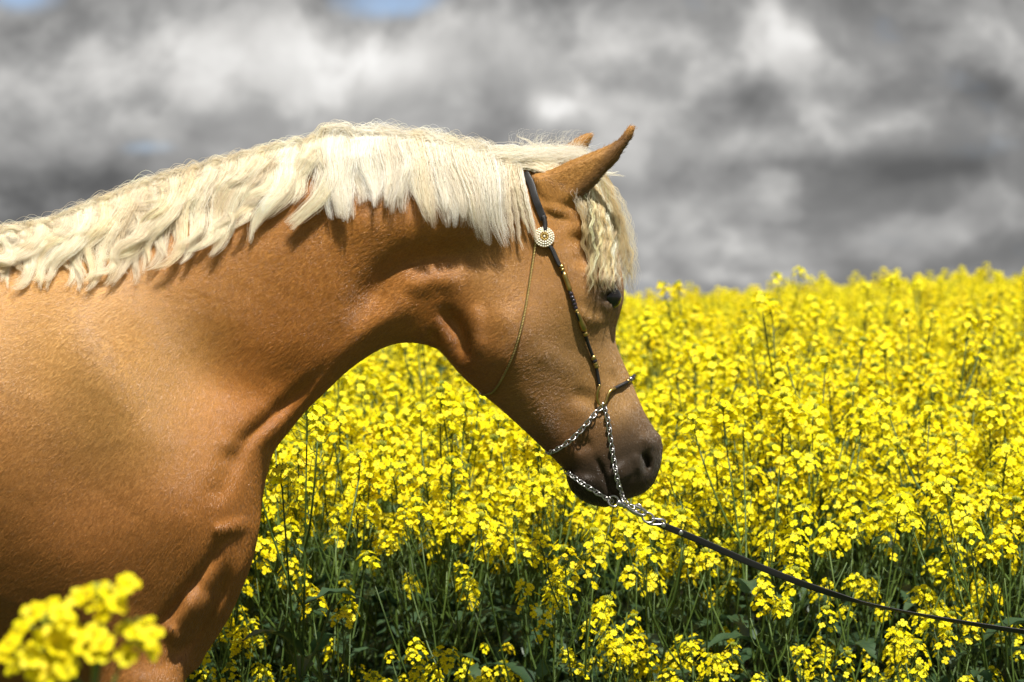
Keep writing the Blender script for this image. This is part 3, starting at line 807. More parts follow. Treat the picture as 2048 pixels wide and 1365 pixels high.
# cheek piece: cord with gold tubes and beads
cheek_line = [(1098, 490), (1106, 500), (1114, 518), (1123, 538), (1132, 562), (1141, 588), (1150, 615), (1158, 638), (1168, 662), (1177, 690), (1187, 718), (1194, 742), (1199, 772)]
cp_ = surf_path(cheek_line, .0065, 2.0)
cheek = hpart('cheek_cord', tube_mesh('cheek_cord', cp_, .0030, CORD, 8))
def beads_on(px0, px1, radii, mat, name, squash=1.0):
    pts_ = [on_horse(*p, .0065) for p in catmull([px0, px1], 1.5)]
    k = len(radii); a, bq = pts_[0], pts_[-1]
    Pn = [a.lerp(bq, i / (k - 1)) for i in range(k)]
    hpart(name, tube_mesh(name, Pn, radii, mat, 10), halter)
def bead(u, v, r, mat, name='bead', off=.0065):
    o = hpart(name, uv_ball(name, r, [mat], 12, 8)); o.location = on_horse(u, v, off) - halter.location
tube_r = [.0030, .0048, .0044, .0046, .0044, .0048, .0030]
beads_on((1127, 544), (1141, 584), tube_r, GOLDM, 'gold_tube')
beads_on((1154, 624), (1170, 664), [.0030, .0042, .0044, .0050, .0056, .0060, .0034], GOLDM, 'gold_tube')
for (u, v, r, mt) in [(1123, 534, .0046, GOLDM), (1125, 540, .0040, GOLDM), (1142, 588, .0044, BEAD), (1144, 595, .0046, BEAD), (1147, 602, .0046, BEAD), (1149, 609, .0046, BEAD), (1151, 616, .0044, BEAD), (1153, 622, .0038, GOLDM),
                      (1171, 668, .0050, GOLDM), (1187, 716, .0052, GOLDM), (1189, 722, .0050, BEAD), (1191, 728, .0048, GOLDM), (1193, 733, .0046, GOLDM)]:
    bead(u, v, r, mt)
hpart('cord_loop', tube_mesh('cord_loop', surf_path([(1094, 488), (1102, 498), (1110, 516), (1119, 534)], .0085), .0022, CORD, 8))
# gold hook at the chains and the gold loop of the noseband
hook = hpart('cheek_hook', tube_mesh('cheek_hook', surf_path([(1200, 770), (1196, 781), (1194, 792), (1196, 803), (1202, 811), (1209, 809)], .0075, 1.5), .0027, GOLDM, 8))
hpart('nose_hook', tube_mesh('nose_hook', surf_path([(1230, 777), (1221, 782), (1215, 792), (1212, 803), (1207, 810)], .0075, 1.5), .0027, GOLDM, 8))
hpart('noseband', tube_mesh('noseband', surf_path([(1224, 780), (1236, 774), (1248, 768), (1257, 763), (1264, 757)], .0060, 1.5) + [Vector((on_horse(1266, 757, .006).x + .004, on_horse(1266, 757).y + .03, on_horse(1266, 757).z + .004))], .0032, CORD, 8))
bead(1256, 763, .0046, GOLDM, off=.005); bead(1261, 759, .0050, STEEL, off=.004); bead(1265, 757, .0046, BEAD, off=.002)

# rosette of pearls round a gilt centre
rc = on_horse(1088, 475, .006); rn = Vector((.08, -1, .22)).normalized(); rq = rn.to_track_quat('Z', 'Y')
def disc_mesh(name, prof, mat, n=32):
    V, Fc = [], []
    for (r, z) in prof:
        for k in range(n): V.append(rc + rq @ Vector((r * math.cos(2 * math.pi * k / n), r * math.sin(2 * math.pi * k / n), z)))
    for i in range(len(prof) - 1):
        for k in range(n): Fc.append((i * n + k, i * n + (k + 1) % n, (i + 1) * n + (k + 1) % n, (i + 1) * n + k))
    Fc.append(tuple((len(prof) - 1) * n + k for k in range(n)))
    return mesh_from(name, V, Fc, [mat])
ros = hpart('rosette', disc_mesh('rosette', [(.0172, -.006), (.0182, -.003), (.0182, .0005), (.0172, .002), (.013, .0035), (.008, .0045), (.001, .005)], GOLDM))
pearl_me = uv_ball('pearl', .0019, [PEARL], 10, 6); gilt_me = uv_ball('gilt_bead', .0017, [GOLDM], 10, 6)
for ring, (r, z, n, me) in enumerate([(.0164, .0022, 26, pearl_me), (.0128, .0040, 20, pearl_me), (.0092, .0050, 14, pearl_me), (.0055, .0058, 9, gilt_me), (.0, .0062, 1, pearl_me)]):
    for k in range(n):
        a = 2 * math.pi * (k + .5 * ring) / n
        o = link(bpy.data.objects.new(me.name.split('.')[0], me)); adopt(o, ros)
        o.location = rc + rq @ Vector((r * math.cos(a), r * math.sin(a), z)) - halter.location - ros.location

# fine gold throat chain: two strands wound round each other
tl_ = surf_path([(1071, 486), (1067, 512), (1062, 545), (1056, 585), (1048, 630), (1037, 675), (1024, 715), (1004, 757), (987, 782), (974, 789), (964, 790)], .0045, 2.0)
tl_ += [tl_[-1] + Vector((-.004, .03, .002)), tl_[-1] + Vector((-.004, .07, .004))]
def strand(P, ph, r):
    out = []; s = 0
    for i, p in enumerate(P):
        if i: s += (p - P[i - 1]).length
        tn = (P[min(i + 1, len(P) - 1)] - P[max(i - 1, 0)]).normalized(); nr = (Vector((0, -1, 0)) - tn * -tn.y).normalized(); bn = tn.cross(nr)
        a = s / .0052 * math.pi + ph; out.append(p + nr * r * math.cos(a) + bn * r * math.sin(a))
    return out
fine = []
for i in range(len(tl_) - 1):
    fine += [tl_[i].lerp(tl_[i + 1], 0), tl_[i].lerp(tl_[i + 1], .5)]
tch = hpart('throat_chain', tube_mesh('throat_chain', strand(fine, 0, .0012), .0013, GOLDCH, 6))
hpart('throat_chain_strand', tube_mesh('throat_chain_strand', strand(fine, math.pi, .0012), .0013, GOLDCH, 6), tch)

# steel curb chains, link by link
def link_mesh(name, L=.0068, W=.0045, r=.0013, seg=16, sides=6):
    V, Fc = [], []
    for i in range(seg):
        a = 2 * math.pi * i / seg
        c = Vector((L * math.cos(a), W * math.sin(a), .0011 * math.sin(2 * a)))
        tn = Vector((-L * math.sin(a), W * math.cos(a), .0022 * math.cos(2 * a))).normalized()
        nz = Vector((0, 0, 1)); bn = tn.cross(nz).normalized(); nz = bn.cross(tn)
        for k in range(sides):
            b_ = 2 * math.pi * k / sides; V.append(c + bn * r * math.cos(b_) + nz * r * math.sin(b_))
    for i in range(seg):
        for k in range(sides):
            Fc.append((i * sides + k, i * sides + (k + 1) % sides, ((i + 1) % seg) * sides + (k + 1) % sides, ((i + 1) % seg) * sides + k))
    return mesh_from(name, V, Fc, [STEEL])
LINK = link_mesh('chain_link')
def chain(name, P, pitch=.0088, parent=None):
    """links at even pitch along a path, each turned against the next"""
    root = empty(name, P[0]); root.parent = parent or halter; root.location = P[0] - (parent or halter).location
    L = [0]
    for a, bq in zip(P[:-1], P[1:]): L.append(L[-1] + (bq - a).length)
    n = int(L[-1] / pitch)
    A = np.array([tuple(p) for p in P])
    for i in range(n + 1):
        s = L[-1] * i / n
        p = Vector([np.interp(s, L, A[:, k]) for k in range(3)]); p2 = Vector([np.interp(min(s + .004, L[-1]), L, A[:, k]) for k in range(3)]); p1 = Vector([np.interp(max(s - .004, 0), L, A[:, k]) for k in range(3)])
        tn = (p2 - p1).normalized()
        nr = Vector((0, -1, 0)); nr = (nr - tn * nr.dot(tn)).normalized()
        q = Matrix((tn, nr.cross(tn), nr)).transposed().to_quaternion()
        q = q @ Quaternion((1, 0, 0), math.radians(48 if i % 2 else -42) + random.uniform(-.15, .15)) @ Quaternion((0, 0, 1), random.uniform(-.12, .12))
        o = link(bpy.data.objects.new('link', LINK)); o.parent = root
        o.location = p - P[0]; o.rotation_mode = 'QUATERNION'; o.rotation_quaternion = q
    return root
chain('jaw_chain', surf_path([(1206, 812), (1192, 826), (1175, 846), (1155, 868), (1132, 888), (1110, 901), (1096, 906)], .0060))
chain('lip_chain', surf_path([(1208, 812), (1216, 842), (1220, 872), (1225, 905), (1231, 940), (1236, 968)], .0062) + [on_horse(1244, 990, .012), at(1252, 1006, on_horse(1240, 985, .02).y), at(1262, 1013, on_horse(1240, 985, .022).y)])
chain('chin_chain', surf_path([(1134, 944), (1150, 956), (1170, 971), (1190, 984), (1208, 995), (1222, 1002)], .0060))
ringy = on_horse(1225, 995, .010).y
def ring_mesh(name, c, r, tube, nrm, mat, sx=1.0, seg=24, sides=8, rot=0.0):
    q = Vector(nrm).normalized().to_track_quat('Z', 'Y') @ Quaternion((0, 0, 1), rot)
    V, Fc = [], []
    for i in range(seg):
        a = 2 * math.pi * i / seg; cc_ = Vector((sx * r * math.cos(a), r * math.sin(a), 0)); tn = Vector((-sx * math.sin(a), math.cos(a), 0)).normalized(); bn = Vector((tn.y, -tn.x, 0))
        for k in range(sides):
            b_ = 2 * math.pi * k / sides; V.append(Vector(c) + q @ (cc_ + bn * tube * math.cos(b_) + Vector((0, 0, tube * math.sin(b_)))))
    for i in range(seg):
        for k in range(sides): Fc.append((i * sides + k, i * sides + (k + 1) % sides, ((i + 1) % seg) * sides + (k + 1) % sides, ((i + 1) % seg) * sides + k))
    return mesh_from(name, V, Fc, [mat])
hpart('chin_ring', ring_mesh('chin_ring', at(1227, 1003, ringy), .0095, .0019, (.25, -1, .3), STEEL))
hpart('small_ring', ring_mesh('small_ring', at(1276, 1016, ringy), .0062, .0014, (-.3, -1, .1), STEEL))

# lead: swivel snap and a flat black strap that turns over on its way
ly = lambda u: ringy + 0.10 * max(0, (u - 1260)) / 800.0
lead = empty('lead_strap', at(1240, 1008, ringy))
tag(lead, 'black leather lead strap with steel snap hanging from the halter chain', 'lead strap')
def lpart(name, me): return adopt(link(bpy.data.objects.new(name, me)), lead)
def lpath(px, dy=0): return [at(u, v, ly(u) + dy) for u, v in catmull(px, 2.5)]
lpart('swivel', tube_mesh('swivel', lpath([(1233, 1004), (1240, 1007), (1247, 1011), (1254, 1014)]), [.003, .0055, .0060, .0052, .0062, .0050, .0040, .0060, .0048, .003][:len(lpath([(1233, 1004), (1240, 1007), (1247, 1011), (1254, 1014)]))], STEEL, 10))
lpart('snap_hook', tube_mesh('snap_hook', lpath([(1252, 1013), (1262, 1021), (1276, 1028), (1288, 1031), (1291, 1024), (1283, 1018), (1270, 1013), (1260, 1010)], -.002), .0028, STEEL, 8))
lpart('snap_gate', tube_mesh('snap_gate', lpath([(1256, 1017), (1268, 1027), (1284, 1033)], .004), .0024, STEEL, 8))
lpart('end_link', ring_mesh('end_link', at(1296, 1036, ly(1296)), .0085, .0020, (.1, -1, .25), STEEL, 1.25, rot=-.5))
lpart('strap_loop', tube_mesh('strap_loop', lpath([(1292, 1044), (1300, 1049), (1312, 1050), (1322, 1049), (1330, 1045), (1326, 1040), (1312, 1039), (1303, 1038)]), .0024, STEEL, 8))
sp = [(1310, 1044), (1335, 1055), (1400, 1082), (1500, 1126), (1600, 1166), (1700, 1199), (1760, 1214), (1850, 1232), (1950, 1249), (2048, 1264), (2200, 1284), (2420, 1300)]
SP = [at(u, v, ly(u)) for u, v in catmull(sp, 8.0)]
us = [p[0] for p in catmull(sp, 8.0)]
tw = [float(np.interp(u, [1300, 1560, 1660, 1720, 1800, 2048, 2500], [.35, .3, .55, 1.15, 1.25, .85, .7])) for u in us]
strap = lpart('strap', tube_mesh('strap', SP, 0, LEATHER, 14, flat=(.0062, .0013), normal=(0, -1, .1), twist=tw))
for (u, v) in [(1327, 1051), (1362, 1066)]:
    me = uv_ball('rivet', .0042, [STEEL], 14, 8)
    o = lpart('rivet', me); o.scale = (1, .35, 1); o.location = at(u, v, ly(u) - .0032) - lead.location

# ------------------------------------------------------------------ flowering rapeseed
def leafy(name, stops, rough, transl, spec=.35, scale=40.0):
    m, q = new_mat(name)
    oi = q.n('ShaderNodeObjectInfo'); gp_ = q.n('ShaderNodeNewGeometry')
    nz = q.noise(gp_.outputs['Position'], scale, 3.0, .6)
    fac = q.math('ADD', q.math('MULTIPLY', nz, .7), q.math('MULTIPLY', oi.outputs['Random'], .3))
    c_ = q.ramp(fac, stops)
    b_ = q.n('ShaderNodeBsdfPrincipled', Roughness=rough); b_.inputs['Specular IOR Level'].default_value = spec; q.l(c_, b_.inputs['Base Color'])
    tr = q.n('ShaderNodeBsdfTranslucent'); q.l(c_, tr.inputs[0])
    mx = q.n('ShaderNodeMixShader'); mx.inputs[0].default_value = transl
    q.l(b_.outputs[0], mx.inputs[1]); q.l(tr.outputs[0], mx.inputs[2]); q.l(mx.outputs[0], q.n('ShaderNodeOutputMaterial').inputs[0])
    return m
PETAL = leafy('yellow_petal', [(.25, (.86, .66, .003, 1)), (.5, (.92, .80, .006, 1)), (.8, (.93, .87, .014, 1))], .55, .42, .25, 60)
GREEN = leafy('stem_green', [(.25, (.028, .054, .009, 1)), (.5, (.056, .098, .015, 1)), (.8, (.10, .15, .025, 1))], .5, .0, .4, 25)
LEAFM = leafy('blue_green_leaf', [(.25, (.016, .042, .017, 1)), (.5, (.032, .068, .028, 1)), (.8, (.065, .105, .048, 1))], .45, .22, .45, 18)
BUD = leafy('green_bud', [(.25, (.16, .22, .02, 1)), (.75, (.42, .42, .03, 1))], .5, .1)

class MB:
    def __init__(s): s.V, s.F, s.M = [], [], []
    def add(s, V, Fc, m):
        o = len(s.V); s.V += [tuple(v) for v in V]; s.F += [tuple(i + o for i in f) for f in Fc]; s.M += [m] * len(Fc)
    def tube(s, P, R, m, n=4, tip=True):
        V, Fc = [], []; prev = Vector((.31, .9, .2))
        for i, p in enumerate(P):
            tn = (P[min(i + 1, len(P) - 1)] - P[max(i - 1, 0)]).normalized()
            nr = (prev - tn * prev.dot(tn)).normalized(); prev = nr; bn = tn.cross(nr)
            for k in range(n):
                a = 2 * math.pi * k / n; V.append(p + (nr * math.cos(a) + bn * math.sin(a)) * R[i])
        for i in range(len(P) - 1):
            for k in range(n): Fc.append((i * n + k, i * n + (k + 1) % n, (i + 1) * n + (k + 1) % n, (i + 1) * n + k))
        if tip: Fc.append(tuple((len(P) - 1) * n + k for k in range(n)))
        s.add(V, Fc, m)
    def mesh(s, name, mats): return mesh_from(name, s.V, s.F, mats, True, s.M)

def petal_shape(mb, c, q, ang, size, open_, m):
    """one rounded petal: narrow claw, broad cupped blade"""
    pr = [(0, .10, 0.0), (.36, .34, .30), (.72, .50, .38), (1.02, .30, .30)]
    V = []
    for (l, w_, zz) in pr:
        for sgn in (-1, 1):
            r = l * size * open_
            x = r; y_ = sgn * w_ * size; z_ = zz * size * (1.15 - open_ * .9) + (.12 * size * abs(sgn) * w_ if l > .3 else 0)
            V.append(Vector((x * math.cos(ang) - y_ * math.sin(ang), x * math.sin(ang) + y_ * math.cos(ang), z_)))
    V = [c + q @ v for v in V]
    mb.add(V, [(0, 2, 3, 1), (2, 4, 5, 3), (4, 6, 7, 5)], m)

def raceme(seed, nf, height, spread):
    """flower head: ring upon ring of four-petalled flowers below a crown of buds"""
    r = random.Random(seed); mb = MB()
    top = Vector((0, 0, height))
    mb.tube([Vector((0, 0, 0)), Vector((r.uniform(-.004, .004), r.uniform(-.004, .004), height * .5)), top], [.0019, .0017, .0012], 1, 4)
    for i in range(nf):
        f = (i + .5) / nf
        a = i * 2.39996 + r.uniform(-.35, .35)
        z = height * (.05 + .90 * f ** .8)
        out_ = spread * (1.05 - .55 * f ** 1.6) * r.uniform(.75, 1.12)
        rise = spread * (.25 + .45 * f)
        p0 = Vector((0, 0, z)); c = Vector((math.cos(a) * out_, math.sin(a) * out_, z + rise * r.uniform(.6, 1.2)))
        mid = p0.lerp(c, .55) + Vector((0, 0, .004))
        mb.tube([p0, mid, c], [.0007, .0006, .0008], 1, 3, False)
        d = (Vector((math.cos(a), math.sin(a), .55 + .7 * f)) + Vector((r.uniform(-.4, .4), r.uniform(-.4, .4), r.uniform(-.3, .3)))).normalized()
        q = d.to_track_quat('Z', 'Y'); sz = r.uniform(.0092, .0122); op = r.uniform(.80, 1.08); ra = r.uniform(0, 1.5)
        if r.random() < .12: op = r.uniform(.35, .55)
        for k in range(4):
            if r.random() < .04: continue
            petal_shape(mb, c, q, ra + k * math.pi / 2 + r.uniform(-.2, .2), sz * r.uniform(.9, 1.1), op, 0)
        mb.tube([c, c + d * .0045], [.0011, .0007], 2, 3)
    for i in range(16):
        a = i * 2.39996; rr = .0105 * math.sqrt((i + .5) / 16)
        p0 = top; c = top + Vector((math.cos(a) * rr, math.sin(a) * rr, .013 - rr * .5))
        mb.tube([p0, c, c + Vector((math.cos(a) * .0012, math.sin(a) * .0012, .0052))], [.0005, .0016, .0007], 2, 4)
    return mb

def leaf_mesh(seed, L, W, lobed):
    """thick-veined leaf, folded along the middle and arched over, wavy margin"""
    r = random.Random(seed); V, Fc = [], []; n = 9
    ph = r.uniform(0, 6)
    for i in range(n + 1):
        f = i / n
        w_ = W * (math.sin(math.pi * min(1, f * .93 + .07)) ** .75) * (1 - .25 * f)
        if lobed: w_ *= .55 + .62 * abs(math.sin(f * 11 + ph))
        ax_ = f * L; z = L * (.30 * math.sin(f * 1.9) - .34 * f * f)
        for j, sx in enumerate((-1, -.5, 0, .5, 1)):
            V.append((ax_, sx * w_ * .5, z + abs(sx) * w_ * .16 + .05 * W * math.sin(f * 21 + sx * 3 + ph) * abs(sx)))
    for i in range(n):
        for j in range(4): a = i * 5 + j; Fc.append((a, a + 1, a + 6, a + 5))
    o = len(V); V += [(-.10 * L, -.0022, -.01 * L), (-.10 * L, .0022, -.01 * L)]
    Fc.append((o, o + 1, 3, 1))
    return mesh_from('leaf', V, Fc, [LEAFM])

RACEMES = [raceme(10 + i, nf, h, s).mesh('flower_cluster', [PETAL, GREEN, BUD]) for i, (nf, h, s) in enumerate([(16, .050, .030), (19, .064, .032), (13, .040, .029), (21, .084, .031), (11, .034, .026), (8, .030, .020), (17, .055, .036), (14, .078, .028)])]
LEAVES = [leaf_mesh(40 + i, L, W, lb) for i, (L, W, lb) in enumerate([(.08, .024, 0), (.10, .030, 0), (.135, .058, 1), (.155, .066, 1), (.115, .050, 1), (.09, .03, 0)])]
LEAF_BIG = (2, 3, 4)

def plan_plant(seed, H, nb, bare=False):
    """stem with branches (one mesh), where its flower heads stand and where its leaves sit"""
    r = random.Random(seed); mb = MB(); heads, leaves = [], []
    lean = Vector((r.uniform(-.05, .05), r.uniform(-.05, .05), 0))
    def main(f): return Vector((lean.x * f * f * H * 1.4 + .008 * math.sin(5 * f + seed), lean.y * f * f * H * 1.4 + .008 * math.cos(4 * f + seed), f * H))
    P = [main(i / 9) for i in range(10)]
    mb.tube(P, [.0050 - .0036 * i / 9 for i in range(10)], 0, 5)
    def pods(pa, pb, n):
        for i in range(n):
            f = (i + r.random()) / n; p = pa.lerp(pb, f); a = i * 2.4 + r.random()
            o_ = Vector((math.cos(a), math.sin(a), .35)); l = r.uniform(.018, .034)
            p1 = p + o_ * l * .6; p2 = p1 + Vector((o_.x * l * .45, o_.y * l * .45, l * .75))
            mb.tube([p, p1, p2], [.0006, .0010, .0004], 0, 3, False)
    heads.append((P[-1], (P[-1] - P[-2]).normalized(), r.choice((0, 1, 3, 6)) if not bare else 5, r.uniform(.95, 1.15)))
    pods(P[7], P[9], 10 if not bare else 22)
    for k in range(nb):
        f = .42 + .50 * (k + r.uniform(.1, .9)) / nb
        a = k * 2.4 + r.uniform(-.5, .5) + seed
        b0 = main(f); L = (1 - f) * H * r.uniform(.72, .98) + .05
        o_ = Vector((math.cos(a), math.sin(a), 0)); sp_ = r.uniform(.24, .42)
        B = [b0 + o_ * (sp_ * L * (g ** .75)) + Vector((0, 0, L * (g * .80 + .12 * g * g))) for g in (0, .2, .45, .7, 1)]
        mb.tube(B, [.0030, .0026, .0022, .0019, .0016], 0, 4)
        heads.append((B[-1], (B[-1] - B[-2]).normalized(), r.choice((0, 1, 2, 2, 4, 6, 7)), r.uniform(.75, 1.05)))
        pods(B[3], B[4], 6)
        leaves.append((b0, a, r.choice((0, 1, 5)), r.uniform(.6, 1.0), r.uniform(.2, .6)))
    for k in range(9):
        f = .12 + .075 * k + r.uniform(-.03, .03)
        leaves.append((main(f), k * 2.4 + r.uniform(-.4, .4), r.choice(LEAF_BIG), r.uniform(.75, 1.1), r.uniform(-.1, .4)))
    return mb, heads, leaves

PLANS = []
for i, (H, nb, bare) in enumerate([(.98, 5, 0), (1.02, 4, 0), (.90, 5, 0), (.95, 6, 0), (.84, 4, 0), (1.06, 4, 0), (1.16, 3, 1), (.92, 4, 0)]):
    PLANS.append(plan_plant(100 + i, H, nb, bare))
STEMS = [p[0].mesh('stem', [GREEN]) for p in PLANS]
def head_matrix(h):
    p, d, k, s = h
    q = (d * .6 + Vector((0, 0, 1)) * .6).normalized().to_track_quat('Z', 'Y')
    return Matrix.LocRotScale(p - d * .004, q, Vector((s, s, s)))
def leaf_matrix(l):
    p, a, k, s, pitch = l
    return Matrix.LocRotScale(p, (Matrix.Rotation(a, 3, 'Z') @ Matrix.Rotation(-pitch, 3, 'Y')).to_quaternion(), Vector((s, s, s)))

# where the plants stand: jittered rows over the hillside; the nearest 300 in view are plants of their own
spots = []
def spot_grid(y0, y1, dens, wide):
    step = 1 / math.sqrt(dens); y = y0
    while y < y1:
        half = (y - CAM_Y) * .2118 * wide + .35
        x = -half
        while x < half:
            spots.append((x + random.uniform(-.45, .45) * step, y + random.uniform(-.45, .45) * step)); x += step
        y += step
spot_grid(.50, 1.1, 80, 1.15)
spot_grid(1.1, 3.2, 60, 1.15)
spot_grid(3.2, 7.0, 44, 1.15)
spot_grid(7.0, 13.5, 34, 1.2)
def in_view(x, y): return abs(x) < (y - CAM_Y) * .2118 + .06
def hidden(x, y):
    """behind the horse's barrel and shoulder"""
    u = CX + x / (y - CAM_Y) * FPX
    return u < 400
spots.sort(key=lambda s: s[1])
near, rest = [], []
for s in spots:
    (near if len(near) < 300 and in_view(*s) and not hidden(*s) else rest).append(s)
print('near plants', len(near), 'reach', near[-1][1], 'rest', len(rest))
def lean_turn():
    return (random.gauss(-.02, .08), random.gauss(-.09, .09), random.uniform(0, 6.28))
LOOK = {0: 'with branched stem', 1: 'with slender stem', 2: 'with low heads', 3: 'with crowded heads', 4: 'with short stem', 5: 'with high heads', 6: 'with bare stalk', 7: 'with loose heads'}
def where(x, y, sc):
    u = CX + x / (y - CAM_Y) * FPX
    if u < 640: a = "beside the horse's breast"
    elif u < 1000: a = "below the horse's neck"
    elif u < 1340: a = "below the horse's muzzle"
    elif u < 1700: a = "behind the strap's snap end"
    else: a = "behind the strap's free end"
    return a, ('first row of crop' if y < .75 else 'few rows in' if y < 1.2 else 'deeper in crop')
for i, (x, y) in enumerate(near):
    k = random.choice((0, 1, 2, 3, 4, 5, 7, 0, 2, 3)) if random.random() > .07 else 6
    sc = random.uniform(.88, 1.10)
    if y < .95: sc *= random.uniform(.50, .98)
    root = empty('rapeseed_plant', (x, y, float(ground_z(x, y)) - .01)); root.rotation_euler = lean_turn(); root.scale = (sc, sc, sc)
    a_, d_ = where(x, y, sc)
    tag(root, 'yellow rapeseed plant %s, %s, %s' % (LOOK[k], a_, d_), 'plant', 'rapeseed plants %s, %s, %s' % (LOOK[k], a_, d_))
    o = link(bpy.data.objects.new('stem', STEMS[k]), root)
    for q_, h in enumerate(PLANS[k][1]):
        if y < .9 and q_ and random.random() < .15: continue
        o = link(bpy.data.objects.new('flower_cluster', RACEMES[h[2]]), root); o.matrix_local = head_matrix(h)
    for l in PLANS[k][2][-7:] if i % 2 else PLANS[k][2][:1] + PLANS[k][2][-6:]:
        o = link(bpy.data.objects.new('leaf', LEAVES[l[2]]), root); o.matrix_local = leaf_matrix(l)

# the crop beyond: whole plants instanced over the hillside, one mass
def joined(k):
    bm = bmesh.new(); mats = [GREEN, PETAL, BUD, LEAFM]
    def put(me, M, remap):
        tmp = bmesh.new(); tmp.from_mesh(me); tmp.transform(M)
        for f_ in tmp.faces: f_.material_index = remap[f_.material_index]
        m2 = bpy.data.meshes.new('tmp'); tmp.to_mesh(m2); tmp.free(); bm.from_mesh(m2); bpy.data.meshes.remove(m2)
    put(STEMS[k], Matrix(), {0: 0})
    for h in PLANS[k][1]: put(RACEMES[h[2]], head_matrix(h), {0: 1, 1: 0, 2: 2})
    for l in PLANS[k][2]: put(LEAVES[l[2]], leaf_matrix(l), {0: 3})
    me = bpy.data.meshes.new('crop_plant'); bm.to_mesh(me); bm.free()
    for m in mats: me.materials.append(m)
    me.polygons.foreach_set('use_smooth', [True] * len(me.polygons))
    return me
protos = bpy.data.collections.new('crop_plant_kinds')
for k in range(8): protos.objects.link(bpy.data.objects.new('crop_plant', joined(k)))

n = len(rest)
cm = bpy.data.meshes.new('rapeseed_crop')
cm.from_pydata([(x, y, float(ground_z(x, y)) - .01) for x, y in rest], [], [])
def attr(nm, kind, vals):
    a = cm.attributes.new(nm, kind, 'POINT'); a.data.foreach_set('vector' if kind == 'FLOAT_VECTOR' else 'value', np.asarray(vals).ravel())
pick = np.array([random.choice((0, 1, 2, 3, 7)) if y > 6 else random.choice((0, 1, 2, 3, 4, 5, 7)) if random.random() > .13 else 6 for x, y in rest], np.int32)
attr('pick', 'INT', pick)
attr('turn', 'FLOAT_VECTOR', np.array([lean_turn() for _ in range(n)], np.float32))
attr('size', 'FLOAT', np.array([(random.uniform(.95, 1.04) if y > 6 else random.uniform(.88, 1.10)) * (random.uniform(.62, .98) if y < .95 else 1) for x, y in rest], np.float32))
crop = link(bpy.data.objects.new('rapeseed_crop', cm))
tag(crop, 'dense yellow flowering rapeseed crop covering the hillside up to its brow', 'crop', kind='stuff')
ng = bpy.data.node_groups.new('crop_scatter', 'GeometryNodeTree')
ng.interface.new_socket('Geometry', in_out='INPUT', socket_type='NodeSocketGeometry'); ng.interface.new_socket('Geometry', in_out='OUTPUT', socket_type='NodeSocketGeometry')
N_ = ng.nodes; gi = N_.new('NodeGroupInput'); go = N_.new('NodeGroupOutput')
ci = N_.new('GeometryNodeCollectionInfo'); ci.inputs['Collection'].default_value = protos; ci.inputs['Separate Children'].default_value = True; ci.inputs['Reset Children'].default_value = True
ip = N_.new('GeometryNodeInstanceOnPoints'); ip.inputs['Pick Instance'].default_value = True
def named(nm, dt):
    nd = N_.new('GeometryNodeInputNamedAttribute'); nd.data_type = dt; nd.inputs['Name'].default_value = nm
    return nd.outputs['Attribute']
e2r = N_.new('FunctionNodeEulerToRotation')
L_ = ng.links.new
L_(gi.outputs[0], ip.inputs['Points']); L_(ci.outputs[0], ip.inputs['Instance']); L_(named('pick', 'INT'), ip.inputs['Instance Index'])
L_(named('turn', 'FLOAT_VECTOR'), e2r.inputs[0]); L_(e2r.outputs[0], ip.inputs['Rotation']); L_(named('size', 'FLOAT'), ip.inputs['Scale'])
L_(ip.outputs[0], go.inputs[0])
crop.modifiers.new('scatter', 'NODES').node_group = ng

# ------------------------------------------------------------------ rapeseed plant standing close to the camera, before the horse's chest
SY = -2.0
def one_petal(size):
    mb = MB(); petal_shape(mb, Vector((0, 0, 0)), Quaternion(), 0, size, .95, 0)
    return mb.mesh('petal', [PETAL])
PET = one_petal(.0118)
def heart():
    mb = MB(); mb.tube([Vector((0, 0, -.006)), Vector((0, 0, 0)), Vector((0, 0, .006))], [.0009, .0014, .0009], 0, 6)
    for k in range(6):
        a = k * 1.047; mb.tube([Vector((0, 0, 0)), Vector((.0022 * math.cos(a), .0022 * math.sin(a), .0055))], [.0003, .0007], 1, 3)
    return mb.mesh('flower', [BUD, PETAL])
HEART = heart()
base = at(185, 1300, SY); base.z = float(ground_z(base.x, SY)) - .01
sprig = empty('rapeseed_plant', base)
tag(sprig, "yellow rapeseed plant standing by itself before the horse's shoulder", 'plant')
def spart(name, me): return adopt(link(bpy.data.objects.new(name, me)), sprig)
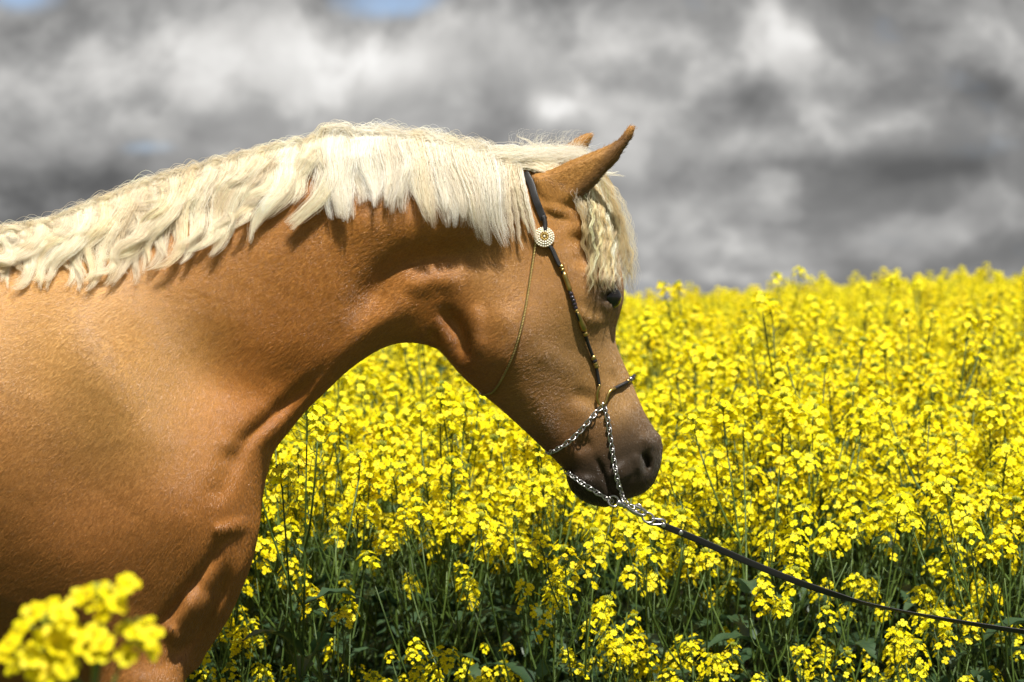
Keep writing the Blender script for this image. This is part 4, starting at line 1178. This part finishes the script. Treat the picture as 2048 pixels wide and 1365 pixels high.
heads_px = [((205, 1205), [(256, 1168), (216, 1186), (196, 1212), (232, 1212), (178, 1190), (210, 1226), (157, 1200), (240, 1190)]),
            ((262, 1275), [(290, 1248), (304, 1272), (282, 1296), (252, 1312), (246, 1262), (268, 1266), (300, 1300)]),
            ((92, 1262), [(100, 1212), (130, 1238), (66, 1228), (40, 1262), (112, 1262), (150, 1262), (84, 1278), (140, 1292), (120, 1226)]),
            ((190, 1285), [(190, 1270), (206, 1290), (172, 1296), (196, 1312), (160, 1280)]),
            ((70, 1330), [(22, 1290), (52, 1302), (100, 1322), (130, 1338), (30, 1332), (74, 1346), (112, 1300), (4, 1310), (140, 1320), (60, 1320), (100, 1352)])]
stem = MB()
fork = at(186, 1500, SY)
stem.tube([Vector(base), base.lerp(fork, .5) + Vector((.006, .004, 0)), fork, at(190, 1300, SY)], [.006, .0050, .0042, .0030], 0, 8)
for (c, fl_) in heads_px:
    cw = at(*c, SY + random.uniform(-.02, .02)); st = fork.lerp(at(190, 1300, SY), random.uniform(.0, .8))
    stem.tube([st, st.lerp(cw, .5) + Vector((0, .006, -.012)), cw], [.0024, .0020, .0016], 0, 6)
    for p in fl_:
        fw = at(p[0], p[1], SY + random.uniform(-.022, .022))
        stem.tube([cw, cw.lerp(fw, .6) + Vector((0, 0, .004)), fw], [.0009, .0008, .0009], 0, 4, False)
        d = (Vector((random.uniform(-.7, .7), random.uniform(-.9, -.2), random.uniform(.4, 1))) + (fw - cw) * 18).normalized()
        fo = spart('flower', HEART); fo.location = fw - sprig.location; fo.rotation_mode = 'QUATERNION'
        fo.rotation_quaternion = d.to_track_quat('Z', 'Y') @ Quaternion((0, 0, 1), random.uniform(0, 1.5))
        for k in range(4):
            po = link(bpy.data.objects.new('petal', PET), fo); po.rotation_euler = (0, random.uniform(-.25, .1), k * math.pi / 2 + random.uniform(-.12, .12))
    for k in range(7):
        a = k * 2.4; b0 = cw + Vector((.007 * math.cos(a), .007 * math.sin(a), .012))
        stem.tube([cw, b0, b0 + Vector((0, 0, .006))], [.0006, .0019, .0008], 1, 5)
for k in range(5):
    z = .18 + .13 * k; p = base.lerp(fork, z); a = k * 2.4
    o = spart('leaf', LEAVES[(2, 3, 4, 1, 0)[k]]); M = leaf_matrix((p - sprig.location, a, 0, 1.0, .3)); o.matrix_local = M
spart('stem', stem.mesh('stem', [GREEN, BUD]))
